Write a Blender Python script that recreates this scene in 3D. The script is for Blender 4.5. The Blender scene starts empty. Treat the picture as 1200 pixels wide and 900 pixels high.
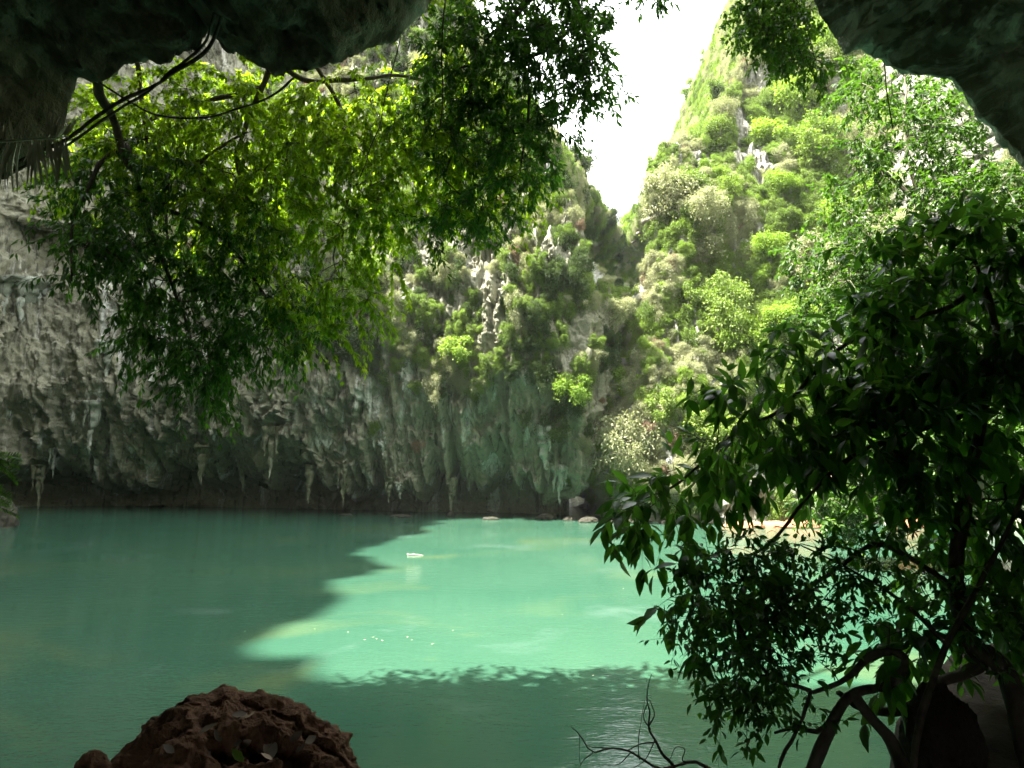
import bpy, math, random
import numpy as np
R = math.radians
random.seed(7)
rng = np.random.default_rng(7)
sc = bpy.context.scene
C = sc.collection

# ------------------------------------------------------------------ camera, sky, sun, exposure
CAM_H = 5.0
PITCH = 7.17
FPX = 715.0
cam = bpy.data.cameras.new('camera')
cam.sensor_width = 36.0
cam.lens = 36.0 * FPX / 1200.0
cam.clip_start = 0.05
cam.clip_end = 2000.0
cam_o = bpy.data.objects.new('camera', cam)
C.objects.link(cam_o)
cam_o.location = (0, 0, CAM_H)
cam_o.rotation_euler = (R(90 + PITCH), 0, 0)
sc.camera = cam_o

SUN_DIR = np.array([-0.45, -0.12, 0.887])
SUN_DIR = SUN_DIR / np.linalg.norm(SUN_DIR)
SUN_EL = math.asin(SUN_DIR[2])
SUN_AZ = math.atan2(SUN_DIR[0], SUN_DIR[1])          # clockwise from +Y
world = bpy.data.worlds.new('World')
sc.world = world
world.use_nodes = True
wn, wl = world.node_tree.nodes, world.node_tree.links
for n in list(wn):
    wn.remove(n)
w_out = wn.new('ShaderNodeOutputWorld')
w_bg = wn.new('ShaderNodeBackground')
w_bg.inputs['Strength'].default_value = 0.15
sky = wn.new('ShaderNodeTexSky')
sky.sky_type = 'NISHITA'
sky.sun_disc = False
sky.sun_elevation = SUN_EL
sky.sun_rotation = SUN_AZ
sky.dust_density = 3.0
w_mix = wn.new('ShaderNodeMixRGB')
w_noise = wn.new('ShaderNodeTexNoise')
w_noise.inputs['Scale'].default_value = 2.2
w_noise.inputs['Detail'].default_value = 6
w_ramp = wn.new('ShaderNodeValToRGB')
w_ramp.color_ramp.elements[0].position = 0.25
w_ramp.color_ramp.elements[0].color = (0.55, 0.55, 0.55, 1)
w_ramp.color_ramp.elements[1].position = 0.5
w_tc = wn.new('ShaderNodeTexCoord')
wl.new(w_tc.outputs['Generated'], w_noise.inputs['Vector'])
wl.new(w_noise.outputs['Fac'], w_ramp.inputs['Fac'])
wl.new(w_ramp.outputs['Color'], w_mix.inputs['Fac'])
wl.new(sky.outputs['Color'], w_mix.inputs['Color1'])
w_mix.inputs['Color2'].default_value = (6.8, 7.0, 7.1, 1)      # bright thin cloud
wl.new(w_mix.outputs['Color'], w_bg.inputs['Color'])
wl.new(w_bg.outputs['Background'], w_out.inputs['Surface'])

sun = bpy.data.lights.new('sun', 'SUN')
sun.energy = 5.0
sun.angle = R(0.53)
sun.color = (1.0, 0.95, 0.86)
sun_o = bpy.data.objects.new('sun', sun)
C.objects.link(sun_o)
sun_o.location = (-20, 10, 60)
sun_o.rotation_euler = (math.atan2(math.hypot(SUN_DIR[0], SUN_DIR[1]), SUN_DIR[2]), 0,
                        math.atan2(SUN_DIR[1], SUN_DIR[0]) + math.pi / 2)
vs = sc.view_settings
vs.view_transform = 'Standard'
vs.look = 'None'
vs.exposure = 2.75
vs.gamma = 1.0
vs.use_curve_mapping = False
sc.render.engine = 'CYCLES'
cy = sc.cycles
cy.max_bounces = 7
cy.diffuse_bounces = 5
cy.glossy_bounces = 3
cy.transmission_bounces = 4
cy.transparent_max_bounces = 6
cy.caustics_reflective = False
cy.caustics_refractive = False
cy.sample_clamp_indirect = 6.0

# ------------------------------------------------------------------ helpers
_c, _s = math.cos(R(PITCH)), math.sin(R(PITCH))
def ratio(px, py):
    x = (px - 600.0) / FPX
    y = (450.0 - py) / FPX
    d = np.array([x, _c - y * _s, _s + y * _c])
    return d / d[1]
def at(px, py, Y):
    """the point of the place at depth Y that the photograph shows at px, py"""
    d = ratio(px, py)
    return np.array([d[0] * Y, Y, CAM_H + d[2] * Y])
def at_z(px, py, z):
    d = ratio(px, py)
    Y = (z - CAM_H) / d[2]
    return np.array([d[0] * Y, Y, z])

def _hash(ix, iy, iz, seed):
    h = (ix.astype(np.uint32) * np.uint32(374761393) + iy.astype(np.uint32) * np.uint32(668265263)
         + iz.astype(np.uint32) * np.uint32(2147483647 & 1274126177) + np.uint32(seed * 362437 + 1))
    h = (h ^ (h >> np.uint32(13))) * np.uint32(1274126177)
    h = h ^ (h >> np.uint32(16))
    h = h * np.uint32(2654435769)
    h = h ^ (h >> np.uint32(15))
    return h.astype(np.float64) / 4294967295.0
def vnoise(p, seed=0):
    p = np.asarray(p, dtype=np.float64)
    f = np.floor(p)
    i = f.astype(np.int64) & 0xFFFFFF
    t = p - f
    t = t * t * t * (t * (t * 6 - 15) + 10)
    x0, y0, z0 = i[..., 0], i[..., 1], i[..., 2]
    r = 0
    for dx in (0, 1):
        wx = t[..., 0] if dx else 1 - t[..., 0]
        for dy in (0, 1):
            wy = t[..., 1] if dy else 1 - t[..., 1]
            for dz in (0, 1):
                wz = t[..., 2] if dz else 1 - t[..., 2]
                r = r + wx * wy * wz * _hash(x0 + dx, y0 + dy, z0 + dz, seed)
    return r * 2 - 1
def fbm(p, octv=4, seed=0, gain=0.5, lac=2.07, ridge=False):
    a, s, r = 1.0, 0.0, 0
    p = np.asarray(p, dtype=np.float64)
    for k in range(octv):
        n = vnoise(p, seed + k)
        if ridge:
            n = 1 - 2 * np.abs(n)
        r = r + a * n
        s += a
        a *= gain
        p = p * lac + 17.3
    return r / s

def mesh_np(name, V, faces_flat, loop_tot, mats=(), smooth=False, attr=None):
    """faces_flat: flat vertex indices, loop_tot: vertices per face"""
    me = bpy.data.meshes.new(name)
    V = np.ascontiguousarray(V, dtype=np.float32)
    faces_flat = np.ascontiguousarray(faces_flat, dtype=np.int32).ravel()
    loop_tot = np.ascontiguousarray(loop_tot, dtype=np.int32).ravel()
    me.vertices.add(len(V))
    me.vertices.foreach_set('co', V.ravel())
    me.loops.add(len(faces_flat))
    me.loops.foreach_set('vertex_index', faces_flat)
    me.polygons.add(len(loop_tot))
    st = np.concatenate([[0], np.cumsum(loop_tot)[:-1]]).astype(np.int32)
    me.polygons.foreach_set('loop_start', st)
    me.polygons.foreach_set('loop_total', loop_tot)
    me.update(calc_edges=True)
    if smooth:
        me.polygons.foreach_set('use_smooth', np.ones(len(loop_tot), dtype=bool))
    if attr is not None:
        for k, v in attr.items():
            dom = 'FACE' if len(v) == len(loop_tot) else 'POINT'
            a = me.attributes.new(k, 'FLOAT', dom)
            a.data.foreach_set('value', np.ascontiguousarray(v, dtype=np.float32))
    for m in mats:
        me.materials.append(m)
    return me
def grid_mesh(name, P, mats, smooth=True, attr=None, closed_u=False):
    nu, nv = P.shape[:2]
    idx = np.arange(nu * nv).reshape(nu, nv)
    if closed_u:
        idx = np.concatenate([idx, idx[:1]], 0)
    q = np.stack([idx[:-1, :-1], idx[1:, :-1], idx[1:, 1:], idx[:-1, 1:]], -1).reshape(-1, 4)
    return mesh_np(name, P.reshape(-1, 3), q, np.full(len(q), 4), mats, smooth, attr)
def obj(name, me, parent=None, loc=None, **props):
    o = bpy.data.objects.new(name, me)
    C.objects.link(o)
    if parent is not None:
        o.parent = parent
    if loc is not None:
        o.location = loc
    for k, v in props.items():
        o[k] = v
    return o
def thing(name, label, cat, loc=(0, 0, 0), group=None):
    o = bpy.data.objects.new(name, None)
    C.objects.link(o)
    o.empty_display_size = 0.2
    o.location = loc
    o['label'] = label
    o['category'] = cat
    if group:
        o['group'] = group
    return o
def copy_thing(root, loc, rot, scale, label=None, group=None):
    c = root.copy()
    C.objects.link(c)
    c.location = loc
    c.rotation_euler = rot
    c.scale = scale
    if label:
        c['label'] = label
    if group:
        c['group'] = group
    for ch in list(root.children):
        d = ch.copy()
        C.objects.link(d)
        d.parent = c
    return c
def norm(v):
    v = np.asarray(v, dtype=np.float64)
    return v / (np.linalg.norm(v, axis=-1, keepdims=True) + 1e-9)

def resample(P, step=None, n=None):
    P = np.asarray(P, dtype=np.float64)
    # Catmull-Rom through the points
    Q = np.concatenate([[2 * P[0] - P[1]], P, [2 * P[-1] - P[-2]]])
    out = []
    for i in range(1, len(Q) - 2):
        t = np.linspace(0, 1, 12, endpoint=False)[:, None]
        a, b, c, d = Q[i - 1], Q[i], Q[i + 1], Q[i + 2]
        out.append(0.5 * (2 * b + (c - a) * t + (2 * a - 5 * b + 4 * c - d) * t ** 2 + (3 * b - a - 3 * c + d) * t ** 3))
    out = np.concatenate(out + [P[-1:]])
    m = min(3, P.shape[1])
    L = np.concatenate([[0], np.cumsum(np.linalg.norm(np.diff(out[:, :m], axis=0), axis=1))])
    if n is None:
        n = max(2, int(L[-1] / step) + 1)
    s = np.linspace(0, L[-1], n)
    return np.stack([np.interp(s, L, out[:, k]) for k in range(P.shape[1])], -1)

class Tubes:
    """collects tubes (pts n x 3, radii n) into one mesh"""
    def __init__(self):
        self.V, self.F, self.n = [], [], 0
    def add(self, P, r, sides=6):
        P = np.asarray(P, dtype=np.float64)
        m = len(P)
        r = np.broadcast_to(np.asarray(r, dtype=np.float64), (m,)) if np.ndim(r) == 0 else np.asarray(r)
        T = norm(np.gradient(P, axis=0))
        up = np.array([0.31, 0.17, 0.93]) if abs(T[0][2]) < 0.9 else np.array([1.0, 0.1, 0])
        A = norm(np.cross(T, up))
        B = np.cross(T, A)
        a = np.linspace(0, 2 * math.pi, sides, endpoint=False)
        ring = P[:, None] + r[:, None, None] * (np.cos(a)[None, :, None] * A[:, None] + np.sin(a)[None, :, None] * B[:, None])
        V = np.concatenate([ring.reshape(-1, 3), P[:1], P[-1:]])
        idx = np.arange(m * sides).reshape(m, sides)
        nx = np.roll(idx, -1, 1)
        q = np.stack([idx[:-1], nx[:-1], nx[1:], idx[1:]], -1).reshape(-1, 4)
        c0 = np.stack([nx[0], idx[0], np.full(sides, m * sides), np.full(sides, m * sides)], -1)
        c1 = np.stack([idx[-1], nx[-1], np.full(sides, m * sides + 1), np.full(sides, m * sides + 1)], -1)
        self.V.append(V)
        self.F.append((q + self.n, c0[:, :3] + self.n, c1[:, :3] + self.n))
        self.n += len(V)
    def mesh(self, name, mat, rough=0.0, scale=8.0, seed=3):
        V = np.concatenate(self.V)
        if rough > 0:
            V = V + rough * np.stack([vnoise(V * scale, seed), vnoise(V * scale, seed + 1), vnoise(V * scale, seed + 2)], -1)
        q = np.concatenate([f[0] for f in self.F])
        t = np.concatenate([f[k] for f in self.F for k in (1, 2)])
        return mesh_np(name, V, np.concatenate([q.ravel(), t.ravel()]),
                       np.concatenate([np.full(len(q), 4), np.full(len(t), 3)]), (mat,), True)

def leaves_mesh(name, pos, d, nrm, L, W, mat, kind='diamond', tint=None, droop=0.18):
    """pos,d,nrm: N x 3; L,W: N"""
    N = len(pos)
    d = norm(d)
    side = norm(np.cross(d, nrm))
    up = np.cross(side, d)
    L = np.broadcast_to(L, (N,))[:, None]
    W = np.broadcast_to(W, (N,))[:, None]
    if tint is None:
        tint = rng.random(N)
    if kind == 'diamond':
        v0 = pos
        v1 = pos + d * L * .42 + side * W * .5 + up * W * .12
        v2 = pos + d * L - up * L * droop
        v3 = pos + d * L * .42 - side * W * .5 + up * W * .12
        V = np.stack([v0, v1, v2, v3], 1).reshape(-1, 3)
        b = np.arange(N)[:, None] * 4
        F = (b + np.array([[0, 1, 2, 0, 2, 3]])).reshape(-1)
        tot = np.full(2 * N, 3)
        tt = np.repeat(tint, 2)
    elif kind == 'quad':
        v0 = pos - side * W * .22
        v1 = pos + d * L * .55 - side * W * .5
        v2 = pos + d * L - up * L * droop
        v3 = pos + d * L * .45 + side * W * .5
        V = np.stack([v0, v1, v2, v3], 1).reshape(-1, 3)
        F = (np.arange(N)[:, None] * 4 + np.array([[0, 1, 2, 3]])).reshape(-1)
        tot = np.full(N, 4)
        tt = tint
    else:
        dr = L * droop
        def pt(t, s, h):
            return pos + d * L * t + side * W * s + up * (W * h - dr * t * t)
        vs_ = [pt(0, 0, 0), pt(.32, 0, 0), pt(.68, 0, 0), pt(1.0, 0, 0),
               pt(.16, .30, .06), pt(.42, .5, .13), pt(.72, .33, .09),
               pt(.16, -.30, .06), pt(.42, -.5, .13), pt(.72, -.33, .09)]
        V = np.stack(vs_, 1).reshape(-1, 3)
        f = [0, 1, 4, 4, 1, 5, 1, 2, 5, 5, 2, 6, 2, 3, 6, 0, 7, 1, 7, 8, 1, 1, 8, 2, 8, 9, 2, 2, 9, 3]
        F = (np.arange(N)[:, None] * 10 + np.array([f])).reshape(-1)
        tot = np.full(10 * N, 3)
        tt = np.repeat(tint, 10)
    return mesh_np(name, V, F, tot, (mat,), kind == 'near', {'tint': tt})

# ------------------------------------------------------------------ materials
def new_mat(name):
    m = bpy.data.materials.new(name)
    m.use_nodes = True
    nt = m.node_tree
    for n in list(nt.nodes):
        nt.nodes.remove(n)
    out = nt.nodes.new('ShaderNodeOutputMaterial')
    return m, nt, out
def N_(nt, typ, **inp):
    n = nt.nodes.new(typ)
    for k, v in inp.items():
        kk = k.replace('_', ' ')
        n.inputs[kk].default_value = v
    return n
def ramp(nt, fac, stops):
    r = nt.nodes.new('ShaderNodeValToRGB')
    e = r.color_ramp.elements
    while len(e) < len(stops):
        e.new(0.5)
    for i, (p, c) in enumerate(stops):
        e[i].position = p
        e[i].color = (c[0], c[1], c[2], 1) if np.ndim(c) else (c, c, c, 1)
    nt.links.new(fac, r.inputs['Fac'])
    return r.outputs['Color']
def noise(nt, vec, scale, detail=5, rough=0.55, dist=0.0):
    n = nt.nodes.new('ShaderNodeTexNoise')
    n.inputs['Scale'].default_value = scale
    n.inputs['Detail'].default_value = detail
    n.inputs['Roughness'].default_value = rough
    n.inputs['Distortion'].default_value = dist
    nt.links.new(vec, n.inputs['Vector'])
    return n.outputs['Fac']
def mix(nt, fac, a, b, mode='MIX'):
    m = nt.nodes.new('ShaderNodeMixRGB')
    m.blend_type = mode
    for s, v in (('Fac', fac), ('Color1', a), ('Color2', b)):
        if hasattr(v, 'links'):
            nt.links.new(v, m.inputs[s])
        elif np.ndim(v):
            m.inputs[s].default_value = (v[0], v[1], v[2], 1)
        else:
            m.inputs[s].default_value = v
    return m.outputs['Color']
def mapping(nt, sc_=(1, 1, 1), rot=(0, 0, 0)):
    tc = nt.nodes.new('ShaderNodeTexCoord')
    mp = nt.nodes.new('ShaderNodeMapping')
    mp.inputs['Scale'].default_value = sc_
    mp.inputs['Rotation'].default_value = rot
    nt.links.new(tc.outputs['Object'], mp.inputs['Vector'])
    return mp.outputs['Vector']
def finish(nt, out, col, rough=0.8, bump=None, bstr=0.5, bdist=0.05, spec=0.3):
    p = nt.nodes.new('ShaderNodeBsdfPrincipled')
    if hasattr(col, 'links'):
        nt.links.new(col, p.inputs['Base Color'])
    else:
        p.inputs['Base Color'].default_value = (*col, 1)
    if hasattr(rough, 'links'):
        nt.links.new(rough, p.inputs['Roughness'])
    else:
        p.inputs['Roughness'].default_value = rough
    p.inputs['Specular IOR Level'].default_value = spec
    if bump is not None:
        b = nt.nodes.new('ShaderNodeBump')
        b.inputs['Strength'].default_value = bstr
        b.inputs['Distance'].default_value = bdist
        nt.links.new(bump, b.inputs['Height'])
        nt.links.new(b.outputs['Normal'], p.inputs['Normal'])
    nt.links.new(p.outputs['BSDF'], out.inputs['Surface'])
    return p

def leaf_mat(name, stops, trans_mul=(1.6, 2.0, 0.7), tfac=0.35, rough=0.45, spec=0.35, obj_var=0.0):
    m, nt, out = new_mat(name)
    a = nt.nodes.new('ShaderNodeAttribute')
    a.attribute_name = 'tint'
    fac = a.outputs['Fac']
    if obj_var > 0:
        oi = nt.nodes.new('ShaderNodeObjectInfo')
        mm = nt.nodes.new('ShaderNodeMath')
        mm.operation = 'MULTIPLY_ADD'
        nt.links.new(a.outputs['Fac'], mm.inputs[0])
        mm.inputs[1].default_value = 1 - obj_var
        m2 = nt.nodes.new('ShaderNodeMath')
        m2.operation = 'MULTIPLY'
        nt.links.new(oi.outputs['Random'], m2.inputs[0])
        m2.inputs[1].default_value = obj_var
        nt.links.new(m2.outputs[0], mm.inputs[2])
        fac = mm.outputs[0]
    col = ramp(nt, fac, stops)
    p = nt.nodes.new('ShaderNodeBsdfPrincipled')
    nt.links.new(col, p.inputs['Base Color'])
    p.inputs['Roughness'].default_value = rough
    p.inputs['Specular IOR Level'].default_value = spec
    t = nt.nodes.new('ShaderNodeBsdfTranslucent')
    tc = mix(nt, 1.0, col, trans_mul, 'MULTIPLY')
    nt.links.new(tc, t.inputs['Color'])
    ms = nt.nodes.new('ShaderNodeMixShader')
    ms.inputs[0].default_value = tfac
    nt.links.new(p.outputs['BSDF'], ms.inputs[1])
    nt.links.new(t.outputs['BSDF'], ms.inputs[2])
    nt.links.new(ms.outputs[0], out.inputs['Surface'])
    return m

def rock_mat(name, base, pale, dark, moss, streak_amt=0.5, moss_amt=0.5, scl=1.0, bstr=0.8, paint_lit_side=False):
    m, nt, out = new_mat(name)
    v = mapping(nt, (1, 1, 1))
    vst = mapping(nt, (1, 1, 0.16), (0.12, 0.1, 0))
    big = noise(nt, v, 0.16 * scl, 4, 0.6)
    med = noise(nt, v, 0.9 * scl, 7, 0.65, 0.6)
    fine = noise(nt, v, 5.0 * scl, 6, 0.7)
    st = noise(nt, vst, 0.55 * scl, 7, 0.62, 0.3)
    st2 = noise(nt, vst, 1.7 * scl, 6, 0.6, 0.4)
    c = mix(nt, ramp(nt, med, [(0.32, 0.0), (0.68, 1.0)]), base, [x * 1.45 for x in base])
    c = mix(nt, ramp(nt, big, [(0.38, 0.0), (0.62, 0.8)]), c, mix(nt, 0.25, c, moss))
    c = mix(nt, ramp(nt, med, [(0.50, 0.0), (0.62, moss_amt)]), c, moss)
    c = mix(nt, ramp(nt, st, [(0.57, 0.0), (0.66, streak_amt)]), c, pale)
    c = mix(nt, ramp(nt, st2, [(0.34, 0.75), (0.45, 0.0)]), c, dark)
    c = mix(nt, ramp(nt, fine, [(0.3, 0.55), (0.55, 0.0)]), c, [x * 0.55 for x in base])
    if paint_lit_side:  # right side coloured paler, standing in for light bounced off the water
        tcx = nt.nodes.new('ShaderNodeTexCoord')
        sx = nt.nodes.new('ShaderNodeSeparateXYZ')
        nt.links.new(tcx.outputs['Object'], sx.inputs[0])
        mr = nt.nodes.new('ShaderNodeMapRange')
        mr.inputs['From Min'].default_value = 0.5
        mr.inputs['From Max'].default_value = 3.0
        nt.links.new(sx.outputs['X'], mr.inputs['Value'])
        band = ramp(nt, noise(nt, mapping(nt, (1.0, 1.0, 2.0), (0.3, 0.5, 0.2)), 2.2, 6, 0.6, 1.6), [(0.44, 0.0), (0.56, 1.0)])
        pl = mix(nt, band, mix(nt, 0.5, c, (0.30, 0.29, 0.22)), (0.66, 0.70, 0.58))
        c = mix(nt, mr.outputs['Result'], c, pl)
    h = mix(nt, 0.5, med, fine, 'ADD')
    h = mix(nt, 0.5, h, st2, 'ADD')
    finish(nt, out, c, 0.85, h, bstr, 0.25 / scl, 0.25)
    return m
M = {}
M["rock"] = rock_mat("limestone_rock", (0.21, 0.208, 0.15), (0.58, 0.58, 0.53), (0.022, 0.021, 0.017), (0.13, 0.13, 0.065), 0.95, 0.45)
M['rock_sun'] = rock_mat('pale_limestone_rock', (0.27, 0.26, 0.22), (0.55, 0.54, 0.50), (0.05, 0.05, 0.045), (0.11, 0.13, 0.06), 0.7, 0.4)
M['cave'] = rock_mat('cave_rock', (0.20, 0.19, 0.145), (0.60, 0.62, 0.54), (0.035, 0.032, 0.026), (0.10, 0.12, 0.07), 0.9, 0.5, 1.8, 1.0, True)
M['boulder'] = rock_mat('brown_boulder_rock', (0.16, 0.085, 0.05), (0.36, 0.21, 0.13), (0.018, 0.010, 0.007), (0.06, 0.035, 0.022), 0.35, 0.4, 9.0, 1.0)
M['wet'] = rock_mat('wet_dark_rock', (0.04, 0.037, 0.028), (0.09, 0.088, 0.07), (0.02, 0.018, 0.014), (0.05, 0.055, 0.03), 0.4, 0.5, 2.5)
M['ochre'] = rock_mat('ochre_waterline_rock', (0.38, 0.17, 0.09), (0.5, 0.3, 0.2), (0.08, 0.04, 0.025), (0.25, 0.13, 0.07), 0.4, 0.3, 3.0)

def bark_mat(name, a, b, scale=30):
    m, nt, out = new_mat(name)
    v = mapping(nt, (1, 1, 0.4))
    n1 = noise(nt, v, scale, 5, 0.6)
    n2 = noise(nt, v, scale * 0.15, 3, 0.5)
    c = mix(nt, ramp(nt, n1, [(0.35, 0.0), (0.65, 1.0)]), a, b)
    c = mix(nt, ramp(nt, n2, [(0.45, 0.0), (0.6, 0.6)]), c, [0.5 * (x + y) * 1.3 for x, y in zip(a, b)])
    finish(nt, out, c, 0.8, n1, 0.6, 0.01, 0.3)
    return m
M['bark'] = bark_mat('dark_bark', (0.035, 0.028, 0.020), (0.09, 0.075, 0.055))
M['bark_mid'] = bark_mat('brown_bark', (0.06, 0.048, 0.032), (0.17, 0.14, 0.10))
M['bark_pale'] = bark_mat('pale_bark', (0.13, 0.11, 0.08), (0.30, 0.27, 0.21), 8)
M['straw'] = bark_mat('dry_straw', (0.42, 0.39, 0.33), (0.62, 0.58, 0.52), 20)
M['drift'] = bark_mat('bleached_wood', (0.34, 0.30, 0.24), (0.5, 0.46, 0.38), 12)

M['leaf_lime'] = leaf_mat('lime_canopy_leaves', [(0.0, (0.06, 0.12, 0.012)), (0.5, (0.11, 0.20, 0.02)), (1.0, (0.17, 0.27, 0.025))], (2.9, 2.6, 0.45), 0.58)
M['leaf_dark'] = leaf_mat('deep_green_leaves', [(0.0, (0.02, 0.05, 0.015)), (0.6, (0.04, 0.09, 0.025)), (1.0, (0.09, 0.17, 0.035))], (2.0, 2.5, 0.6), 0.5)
M['leaf_near'] = leaf_mat('glossy_dark_leaves', [(0.0, (0.04, 0.085, 0.025)), (0.7, (0.065, 0.135, 0.035)), (0.95, (0.09, 0.16, 0.04)), (1.0, (0.15, 0.18, 0.04))], (1.9, 2.5, 0.6), 0.45, 0.38, 0.4)
M['leaf_bright'] = leaf_mat('bright_green_leaves', [(0.0, (0.03, 0.07, 0.014)), (0.6, (0.055, 0.115, 0.02)), (1.0, (0.11, 0.20, 0.028))], (1.8, 2.1, 0.6), 0.40)
cl = {}
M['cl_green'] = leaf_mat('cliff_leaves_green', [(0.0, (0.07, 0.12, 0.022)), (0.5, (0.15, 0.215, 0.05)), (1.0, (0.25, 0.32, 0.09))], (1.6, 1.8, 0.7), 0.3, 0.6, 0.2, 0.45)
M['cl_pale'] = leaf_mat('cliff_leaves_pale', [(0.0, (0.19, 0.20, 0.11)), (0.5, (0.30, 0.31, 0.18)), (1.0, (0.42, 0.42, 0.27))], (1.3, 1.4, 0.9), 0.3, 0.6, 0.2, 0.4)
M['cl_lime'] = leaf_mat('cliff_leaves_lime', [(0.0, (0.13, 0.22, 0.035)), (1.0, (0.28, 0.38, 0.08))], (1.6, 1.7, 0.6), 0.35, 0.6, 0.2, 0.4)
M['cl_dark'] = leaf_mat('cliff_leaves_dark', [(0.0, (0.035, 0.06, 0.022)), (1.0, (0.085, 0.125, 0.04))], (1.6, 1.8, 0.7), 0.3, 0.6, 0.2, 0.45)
M['cl_dry'] = leaf_mat('cliff_leaves_dry', [(0.0, (0.16, 0.11, 0.07)), (1.0, (0.34, 0.25, 0.18))], (1.2, 1.1, 0.8), 0.2, 0.7, 0.1, 0.3)

# water: milky jade, lit in its body, with small wind ripples
m, nt, out = new_mat('jade_water')
v = mapping(nt, (1, 1, 1))
vw = mapping(nt, (0.55, 1.5, 1), (0, 0, 0.3))
n_big = noise(nt, v, 0.09, 3, 0.5)
col = mix(nt, ramp(nt, n_big, [(0.35, 0.0), (0.65, 1.0)]), (0.025, 0.078, 0.049), (0.038, 0.096, 0.059))
h1 = noise(nt, vw, 2.2, 4, 0.55, 0.4)
h2 = noise(nt, vw, 9.0, 3, 0.5, 0.2)
silt = noise(nt, mapping(nt, (0.8, 1.3, 1)), 0.16, 4, 0.55, 0.8)
col = mix(nt, ramp(nt, silt, [(0.56, 0.0), (0.72, 0.55)]), col, (0.088, 0.125, 0.052))
silt2 = noise(nt, mapping(nt, (1, 1.2, 1), (0, 0, 1.1)), 0.22, 5, 0.6, 0.5)
col = mix(nt, ramp(nt, silt2, [(0.58, 0.0), (0.74, 0.5)]), col, (0.085, 0.14, 0.115))
h = mix(nt, 0.35, h1, h2, 'MIX')
gust = noise(nt, mapping(nt, (0.5, 1.0, 1)), 0.25, 3, 0.5)
h = mix(nt, ramp(nt, gust, [(0.38, 0.25), (0.62, 1.0)]), (0.5, 0.5, 0.5), h)
pw = finish(nt, out, col, 0.06, h, 0.5, 0.08, 0.5)
pw.inputs['IOR'].default_value = 1.33
M['water'] = m
m, nt, out = new_mat('lagoon_bed')
v = mapping(nt, (1, 1, 1))
finish(nt, out, mix(nt, noise(nt, v, 0.3), (0.10, 0.16, 0.10), (0.25, 0.26, 0.18)), 0.9)
M['bed'] = m
m, nt, out = new_mat('cave_floor_soil')
v = mapping(nt, (1, 1, 1))
n1 = noise(nt, v, 3.0, 7, 0.65)
finish(nt, out, mix(nt, ramp(nt, n1, [(0.35, 0.0), (0.65, 1.0)]), (0.016, 0.012, 0.008), (0.05, 0.037, 0.025)), 0.9, noise(nt, v, 14, 6, 0.7), 0.8, 0.04)
M['soil'] = m

# ------------------------------------------------------------------ terrain, water
n = 60
gx = np.linspace(-1, 1, n)
G = np.stack(np.meshgrid(np.sign(gx) * np.abs(gx) ** 2 * 900, np.sign(gx) * np.abs(gx) ** 2 * 900, indexing='ij'), -1)
Z = -3.5 + 0.5 * vnoise(np.concatenate([G * 0.05, np.zeros(G.shape[:2] + (1,))], -1), 4)
obj('ground', grid_mesh('ground', np.concatenate([G, Z[..., None]], -1), (M['bed'],)), kind='structure')
W = np.array([[-120, -20, 0], [120, -20, 0], [120, 110, 0], [-120, 110, 0]], float)
obj('water', mesh_np('water', W, [0, 1, 2, 3], [4], (M['water'],)), kind='structure')

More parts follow.
